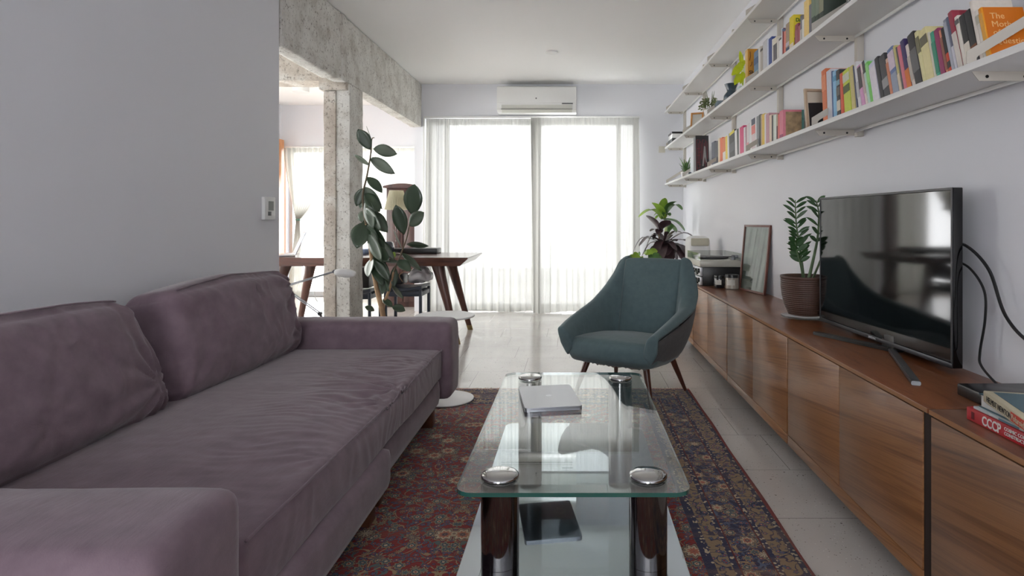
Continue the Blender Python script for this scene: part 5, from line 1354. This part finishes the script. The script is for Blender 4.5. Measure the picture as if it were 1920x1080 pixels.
far = [
 (1294.2, 1299.6, 1294, 289, (220, 226, 232), (), 'low pale blue white book beside the far green plant'),
 (1334, 1340, 1334, 268, (48, 52, 76), (), 'first of two navy books in front of the maze patterned sleeve'),
 (1340.2, 1345.6, 1340, 267, (36, 38, 58), (), 'second, darker navy book in front of the maze patterned sleeve'),
 (1346.2, 1349.6, 1346, 260.7, (226, 208, 178), (), 'thin cream book between the navy and orange ones'),
 (1350, 1354.4, 1350, 260, (228, 106, 48), (), 'bright orange book on the far part of the lowest shelf'),
 (1355, 1360, 1354.6, 260, (232, 224, 216), ((.45, 1.0, (222, 120, 60)),), 'orange and white book right of the bright orange one'),
 (1360.4, 1364, 1359.6, 257, (238, 208, 70), (), 'thin bright yellow book'),
 (1364.2, 1366.8, 1363, 252.6, (226, 228, 230), (), 'thin white book right of the yellow one'),
 (1367, 1368.4, 1365.8, 252, (130, 128, 120), (), 'very thin grey book left of the yellow bordered one'),
 (1368.6, 1377.6, 1367.5, 250.6, (44, 42, 44), ((.90, 1.0, (226, 210, 60)), (.3, .6, (84, 84, 88))), 'black book with a yellow band on top'),
 (1378.2, 1381.8, 1377, 246, (228, 226, 226), (), 'white book leaning between two black ones'),
 (1382.2, 1385, 1381, 243.4, (60, 64, 62), (), 'thin dark book left of the magenta one'),
 (1385.4, 1387.2, 1385, 240, (232, 230, 230), (), 'sliver of white book left of the magenta one'),
 (1387.4, 1394.2, 1386.8, 240, (206, 40, 106), (), 'bright magenta pink book on the lowest shelf'),
 (1394.6, 1397.6, 1393.8, 240, (226, 222, 222), (), 'white book right of the magenta one'),
 (1397.8, 1400, 1397, 239, (180, 140, 148), (), 'thin dusty pink book'),
 (1400.4, 1403.4, 1400, 234, (224, 214, 214), ((.0, .4, (220, 150, 156)),), 'white book with a pink foot'),
 (1403.7, 1406, 1403.2, 232, (216, 214, 216), (), 'thin pale grey white book'),
 (1406.3, 1409, 1405.6, 230, (232, 230, 230), (), 'clean white book left of the navy topped one'),
 (1409.3, 1416, 1408.6, 225, (214, 196, 198), ((.82, 1.0, (56, 60, 86)), (.55, .8, (224, 124, 116))), 'book with a navy top and coral middle'),
 (1416.4, 1418.2, 1416, 221, (230, 230, 230), (), 'thin white book right of the navy topped one'),
 (1418.5, 1422.6, 1418, 219.5, (138, 138, 140), (), 'mid grey book behind a bracket strap'),
 (1423, 1425.8, 1422.8, 216, (46, 54, 54), (), 'dark green black book with a pale cap'),
 (1426.4, 1428.6, 1426, 216, (206, 180, 140), (), 'thin tan book left of the mustard one'),
 (1428.8, 1433, 1428.2, 215.5, (222, 188, 70), (), 'mustard yellow book on the lowest shelf'),
 (1433.3, 1435.8, 1433, 215, (230, 226, 226), (), 'white book between the mustard and mauve ones'),
 (1436, 1442, 1436, 215, (196, 146, 156), (), 'wide mauve pink book'),
 (1442.3, 1446.4, 1442, 217, (228, 206, 184), (), 'cream book right of the mauve one'),
 (1446.7, 1449.2, 1446.4, 217.5, (48, 42, 38), (), 'thin dark brown book'),
 (1449.5, 1451.8, 1449.3, 216, (206, 212, 198), (), 'thin pale sage book'),
 (1452, 1455, 1452, 216, (224, 230, 222), (), 'thin white green book'),
 (1455.4, 1458, 1455, 215, (92, 36, 34), ((.6, 1.0, (176, 164, 140)),), 'dark red book with a tan top'),
 (1458.2, 1460.8, 1458, 215, (222, 106, 100), (), 'thin coral red book'),
 (1461.4, 1468.2, 1461.4, 209.5, (216, 120, 138), ((.0, .25, (150, 54, 90)),), 'pink spined book with a brown patterned cover facing the camera', .106),
]
def split_rows(zs, data, g):
    cur = [data[0]]
    for d in data[1:]:
        if d[0]-cur[-1][1] > 3: row(zs, cur, g); cur = []
        cur.append(d)
    row(zs, cur, g)
split_rows(ZL, far, 'books on the far part of the lowest shelf')
def find(lab): return [o for o in COL.objects if o.get('label', '').startswith(lab)][0]
ob = find('pink spined book'); cov = [c for c in ob.children if c.name.startswith('cover')][0]
tmin = min(v.co.y for v in cov.data.vertices); Ht = max(v.co.z for v in cov.data.vertices)
bm = nb(); box(bm, .014, .094, tmin-.0007, tmin-.0001, .003, Ht-.010); obj('front_picture', bm, mat('brown_landscape_print', (164, 138, 104), .5, var=.45, vscale=26), ob, local=True)
bm = nb(); box(bm, .0941, .106, tmin-.0007, tmin-.0001, 0, Ht); obj('teal_corner', bm, mat('teal_corner_print', (96, 150, 142), .5), ob, local=True)
# record sleeve with a maze pattern
yr = px2y(1305)
rs = thing('record_sleeve', 'square black record sleeve with a dark red maze pattern on the lowest shelf', 'record', (1.12, yr, ZL+.0004)); rs.rotation_euler = (-radians(4), 0, 0)
bm = nb(); box(bm, -.065, .047, -.006, 0, 0, .335); obj('sleeve', bm, mat('black_card', (46, 44, 46), .5), rs, local=True)
bm = nb()
def ln(x0, x1, z0, z1): box(bm, x0, x1, -.0068, -.0061, z0, z1)
w = .004
for k in range(4):
    x = -.058+.025*k
    ln(x, x+w, .02+.03*(k % 3), .30); ln(x, x+.018, .30-w-.02*(k % 2), .30-.02*(k % 2)); ln(x+.014, x+.014+w, .09+.04*(k % 2), .27)
for z in (.05, .10, .16, .22): ln(-.058, -.030, z, z+w)
for z in (.08, .19): ln(-.045, -.02, z, z+w)
obj('maze_print', bm, mat('dark_red_print', (128, 44, 56), .5), rs, local=True, label='dark red maze lines')
bm = nb(); prism(bm, [(-.012, .07), (.0, .07), (.010, .15), (.022, .10), (.028, .10), (.020, .20), (.018, .24), (.006, .245), (.0, .18)], 'y', -.0075, -.0069); obj('grey_shape', bm, mat('grey_print', (150, 150, 146), .5), rs, local=True, label='pale grey abstract shape')
bm = nb(); box(bm, 1.05, 1.16, 5.36, 5.372, ZL+.0004, ZL+.33); tag(obj('record_sleeve', bm, WHTM := mat('white_card', (222, 222, 222), .5)), 'white record sleeve standing left of the maze patterned one', 'record')

mid = [
 (1397, 1401.5, 1397, 96, (222, 180, 104), (), 'orange book lettered SH with its cover facing the camera', .106),
 (1413.5, 1421.4, 1413, 100, (96, 128, 160), ((.1, .4, (140, 170, 184)), (.6, .8, (60, 88, 124))), 'blue mottled book in front of the orange lettered one'),
 (1421.8, 1425.6, 1421.8, 90, (214, 210, 204), (), 'white book right of the blue mottled one'),
 (1425.8, 1430, 1425.6, 89.4, (176, 168, 158), ((.86, .93, (70, 60, 54)),), 'grey beige book with a small dark mark'),
 (1430.3, 1438, 1429.5, 81, (200, 200, 204), (), 'broad light grey book on the middle shelf'),
 (1438.4, 1441, 1438, 75, (210, 216, 232), (), 'pale blue white book left of the royal blue one'),
 (1441.2, 1447, 1441, 74, (40, 66, 136), (), 'royal blue book on the middle shelf'),
 (1447.4, 1449.6, 1447, 75, (226, 222, 212), (), 'thin ivory book right of the royal blue one'),
 (1450, 1456.4, 1449.6, 74, (222, 216, 198), ((.2, .8, (100, 96, 100)),), 'ivory book with a row of dark dots down its spine'),
 (1456.8, 1460.2, 1456.6, 74, (214, 210, 204), (), 'light beige book right of the dotted one'),
 (1460.5, 1464.8, 1460.4, 72, (230, 230, 230), ((.9, .97, (96, 96, 96)),), 'white book with a dark mark at the top'),
 (1465, 1466.6, 1464.8, 54, (214, 220, 226), (), 'sliver of pale blue book'),
 (1466.8, 1469.4, 1466.6, 55, (134, 34, 38), ((.93, 1.0, (86, 112, 150)),), 'dark red book with a blue top'),
 (1469.6, 1472.8, 1469.4, 56, (226, 136, 118), ((.93, 1.0, (86, 112, 150)),), 'salmon book on the middle shelf'),
 (1473.3, 1479.4, 1473, 47, (166, 146, 126), ((.0, .36, (44, 66, 102)), (.4, .5, (196, 186, 200))), 'photo spined book with a dark blue foot'),
 (1480, 1488, 1480, 34.6, (226, 206, 30), ((.0, .35, (226, 210, 190)),), 'bright yellow book with green lettering on its cover', .106),
 (1490.5, 1496, 1490.5, 48, (146, 70, 78), ((.3, .8, (160, 90, 96)),), 'burgundy book in front of the bright yellow one'),
 (1496.3, 1500, 1496.3, 50, (176, 100, 106), (), 'dusty red book right of the burgundy one'),
 (1500.2, 1503.2, 1500, 30.5, (120, 120, 128), ((.3, .6, (190, 188, 180)),), 'grey speckled book on the middle shelf'),
 (1503.5, 1507, 1503.3, 39, (226, 224, 220), (), 'white book left of the pale yellow one'),
 (1507.3, 1514.4, 1507, 5, (240, 208, 130), (), 'tall pale yellow book with a tan side'),
 (1516.6, 1521, 1516.6, 11, (118, 116, 124), (), 'dark grey book right of the tall pale yellow one'),
 (1521.4, 1528, 1521.4, -12, (54, 70, 58), ((.1, .22, (214, 204, 166)), (.5, .9, (120, 136, 116))), 'first dark green volume with a gold emblem'),
 (1528.4, 1535.2, 1528.4, -14, (52, 68, 56), ((.12, .24, (214, 204, 166)), (.5, .9, (122, 136, 118))), 'second dark green volume with a gold emblem'),
 (1535.6, 1544, 1535.6, -18, (48, 62, 52), ((.14, .26, (216, 206, 168)), (.5, .9, (150, 150, 126))), 'third and nearest dark green volume with a gold emblem', .106),
]
split_rows(ZM, mid, 'books on the middle shelf')
ob = find('orange book lettered SH'); cov = [c for c in ob.children if c.name.startswith('cover')][0]
tmin = min(v.co.y for v in cov.data.vertices); Ht = max(v.co.z for v in cov.data.vertices)
bm = nb(); box(bm, .003, .105, tmin-.0007, tmin-.0001, Ht*.33, Ht-.002); obj('front_panel', bm, mat('orange_front', (214, 150, 50), .5), ob, local=True)
bm = nb(); box(bm, .003, .105, tmin-.0007, tmin-.0001, .002, Ht*.32); obj('lower_panel', bm, mat('green_front', (98, 150, 110), .5, var=.2, vscale=40), ob, local=True)
text_mesh('SH', .030, frame_matrix((.010, tmin-.0009, Ht*.40), (1, 0, 0), (0, 0, 1)), mblk, ob, local=True, bold=.001)
bm = nb(); tube(bm, [(.012, tmin-.001, Ht*.72), (.018, tmin-.001, Ht*.82), (.016, tmin-.001, Ht*.93)], .0018, 5); tube(bm, [(.016, tmin-.001, Ht*.58), (.024, tmin-.001, Ht*.62), (.027, tmin-.001, Ht*.69)], .0018, 5); obj('figure_print', bm, mat('dark_brown_print', (84, 40, 26), .5), ob, local=True)
ob = find('bright yellow book'); cov = [c for c in ob.children if c.name.startswith('cover')][0]
tmin = min(v.co.y for v in cov.data.vertices); Ht = max(v.co.z for v in cov.data.vertices)
text_mesh('DAL', .024, frame_matrix((.010, tmin-.0009, Ht-.034), (1, 0, 0), (0, 0, 1)), mat('green_lettering', (70, 110, 30), .5), ob, local=True, bold=.001)
bm = nb(); box(bm, .004, .105, tmin-.0007, tmin-.0001, .003, Ht*.45); obj('lower_panel', bm, mat('maroon_front', (130, 34, 40), .5), ob, local=True)
# emblem discs on the green volumes
for q, lab in enumerate(('first dark green', 'second dark green', 'third and nearest')):
    ob = find(lab); ys = [v.co.y for v in ob.children[0].data.vertices]; yc = (min(ys)+max(ys))/2
    bm = nb(); lathe(bm, [(.010, 0), (.010, .0006), (.006, .0006), (.006, .0002)], (0, 0, 0), 20, M=Matrix.Translation((-.0008, yc, .045)) @ Matrix.Rotation(-pi/2, 4, 'Y')); obj('emblem', bm, mat('gold_emblem', (222, 210, 170), .4), ob, local=True)

# ------------------------------------------------------------------ other things on the shelves
def vase(x, y, z, prof, m, name, lab, cat='vase', n=28):
    bm = nb(); lathe(bm, prof, (x, y, z), n, cap1=False); return tag(obj(name, bm, m, sharp=70), lab, cat)
sp_ = thing('picture_frame', 'tan wooden picture frame with a dark photo left of the thick orange book', 'picture frame', (1.105, 2.76, ZL+.0004)); sp_.rotation_euler = (radians(-7), 0, radians(8))
bm = nb(); w = .011
for (x0, x1, z0, z1) in ((-.062, -.062+w, 0, .20), (.062-w, .062, 0, .20), (-.062+w, .062-w, 0, w), (-.062+w, .062-w, .20-w, .20)): box(bm, x0, x1, -.012, 0, z0, z1, .001)
obj('frame', bm, M_FTAN, sp_, local=True)
bm = nb(); box(bm, -.050, .050, -.006, -.002, .012, .188); obj('mount', bm, mat('cream_mount', (212, 206, 190), .6), sp_, local=True)
bm = nb(); prism(bm, [(-.044, .014), (.044, .014), (.047, .13), (.02, .138), (-.046, .135)], 'y', -.0075, -.0062); obj('photo', bm, mat('black_photo', (30, 32, 36), .3), sp_, local=True, label='dark photograph')
# far lowest shelf
pp = thing('potted_plant', 'small spiky green plant in a white pot at the far end of the lowest shelf', 'plant', (1.06, 5.75, ZL+.0004))
bm = nb(); lathe(bm, [(.04, 0), (.052, .055), (.047, .055), (.044, .045)], (1.06, 5.75, ZL+.0004), 24, cap1=False); lathe(bm, [(.044, .038), (.044, .046)], (1.06, 5.75, ZL), 16, mi=1); obj('pot', bm, [M_WHITE, M_SOIL], pp)
bm = nb(); rnd = random.Random(8)
for k in range(46):
    a = rnd.uniform(0, 2*pi); r = rnd.uniform(0, .03); c = Vector((1.06+r*cos(a), 5.75+r*sin(a), ZL+.045)); h = rnd.uniform(.06, .16)
    strap_leaf(bm, c, [c+Vector((cos(a)*.02, sin(a)*.02, h*.6)), c+Vector((cos(a)*.05, sin(a)*.05, h))], .011)
obj('foliage', bm, [M_MIDG], pp, sharp=180)
bm = nb(); box(bm, 1.02, 1.045, 5.42, 5.445, ZL+.0004, ZL+.03, .004); tag(obj('small_box', bm, M_BLUEC), 'tiny blue cube on the lowest shelf beside the low white book', 'box')
# middle shelf, far end
fr = thing('picture_frame', 'small orange wood picture frame at the far end of the middle shelf', 'picture frame', (1.07, 5.32, ZM+.0004)); fr.rotation_euler = (radians(-14), 0, radians(-22))
bm = nb(); w = .014
for (x0, x1, z0, z1) in ((-.055, -.055+w, 0, .155), (.055-w, .055, 0, .155), (-.055+w, .055-w, 0, w), (-.055+w, .055-w, .155-w, .155)): box(bm, x0, x1, -.012, 0, z0, z1, .001)
obj('frame', bm, M_FOR, fr, local=True)
bm = nb(); box(bm, -.041, .041, -.006, -.003, .0145, .1405); obj('print', bm, mat('pale_print', (206, 204, 196), .5), fr, local=True)
tp_ = thing('trailing_plant', 'dusty green trailing plant in a white pot on the middle shelf', 'plant', (1.06, 4.72, ZM+.0004))
bm = nb(); lathe(bm, [(.042, 0), (.056, .06), (.05, .06), (.047, .05)], (1.06, 4.72, ZM+.0004), 24, cap1=False); lathe(bm, [(.047, .04), (.047, .05)], (1.06, 4.72, ZM), 16, mi=1); obj('pot', bm, [M_WHITE, M_SOIL], tp_)
bm = nb(); rnd = random.Random(18)
for k in range(260):
    a = rnd.uniform(0, 2*pi); e = rnd.uniform(-.2, 1.3); r = rnd.uniform(.03, .085)
    c = Vector((1.05+r*cos(a)*cos(e), 4.70+r*sin(a)*cos(e)*1.2, ZM+.085+r*sin(e)*.8)); 
    d = Vector((cos(a), sin(a), rnd.uniform(-.5, .6))).normalized()
    leaf(bm, c, c+d*rnd.uniform(.012, .024), rnd.uniform(.007, .012), None, n=4)
for k in range(10):
    a = rnd.uniform(0, 2*pi); c = Vector((1.06, 4.72, ZM+.05)); strap_leaf(bm, c, [c+Vector((cos(a)*.03, sin(a)*.03, .08)), c+Vector((cos(a)*.05, sin(a)*.06, rnd.uniform(.12, .16)))], .005)
obj('foliage', bm, [M_DUSTY], tp_, sharp=180)
vase(1.055, 4.40, ZM+.0004, [(.030, 0), (.04, .02), (.038, .05), (.026, .07), (.022, .066), (.03, .045), (.03, .01)], mat('grey_blue_glass', (120, 134, 144), .15, coat=.6), 'small_bowl', 'small grey blue bowl right of the trailing plant on the middle shelf', 'bowl')
vase(1.05, 4.08, ZM+.0004, [(.036, 0), (.05, .02), (.048, .045), (.028, .07), (.030, .085), (.045, .12), (.041, .12), (.026, .085), (.024, .07), (.04, .04), (.03, .01)], M_BLUEC, 'vase', 'waisted dark blue grey vase left of the yellow green plant')
yg = thing('yellow_plant', 'bright yellow green leafy plant in a pale pot on the middle shelf', 'plant', (1.07, 3.87, ZM+.0004))
bm = nb(); box(bm, 1.04, 1.10, 3.84, 3.90, ZM+.0004, ZM+.06, .006); obj('pot', bm, mat('pale_blue_pot', (196, 214, 214), .4), yg)
bm = nb(); c0 = Vector((1.07, 3.87, ZM+.06))
YG = 3.88
for (ax_, ay, tx, ty, w) in ((1392, 128, 1387, 95, 9), (1394, 122, 1372, 142, 16), (1390, 132, 1371, 140, 12), (1388, 138, 1380, 158, 14), (1391, 134, 1394, 150, 11), (1396, 118, 1380, 126, 10), (1392, 126, 1396, 112, 7), (1384, 144, 1377, 160, 10), (1391, 140, 1388, 158, 9)):
    a = P(ax_, ay, YG+rnd.uniform(-.02, .03)); b = P(tx, ty, YG-.03+rnd.uniform(-.03, .03))
    leaf(bm, a, b, w*YG/F*.95, None, n=6, fold=.25); tube(bm, [c0, (c0+a)/2+Vector((.004, 0, .01)), a], .0016, 5)
obj('foliage', bm, [M_YELG], yg, sharp=180)
nb1 = thing('storage_box', 'white box with a black lid at the far end of the middle shelf, upper one', 'box', (1.05, 6.25, ZM+.05))
bm = nb(); box(bm, .995, 1.10, 6.18, 6.42, ZM+.0406, ZM+.088, .004); obj('body', bm, M_WHITE, nb1)
bm = nb(); box(bm, .993, 1.102, 6.178, 6.422, ZM+.0883, ZM+.108, .004); obj('lid', bm, M_BLACK, nb1)
nb2 = thing('storage_box', 'flat dark box at the far end of the middle shelf, under the white one', 'box', (1.05, 6.25, ZM+.0004))
bm = nb(); box(bm, .992, 1.10, 6.16, 6.44, ZM+.0004, ZM+.040, .004); obj('body', bm, mat('dark_grey_card', (60, 62, 66), .5), nb2)
vase(1.08, 2.27, ZM+.0004, [(.048, 0), (.062, .02), (.070, .08), (.062, .16), (.045, .21), (.05, .235), (.045, .235), (.04, .21), (.057, .16), (.064, .08), (.05, .02)], mat('dark_slate_glaze', (44, 54, 62), .2, coat=.6), 'vase', 'large dark slate vase on the middle shelf beside the dark green volumes')
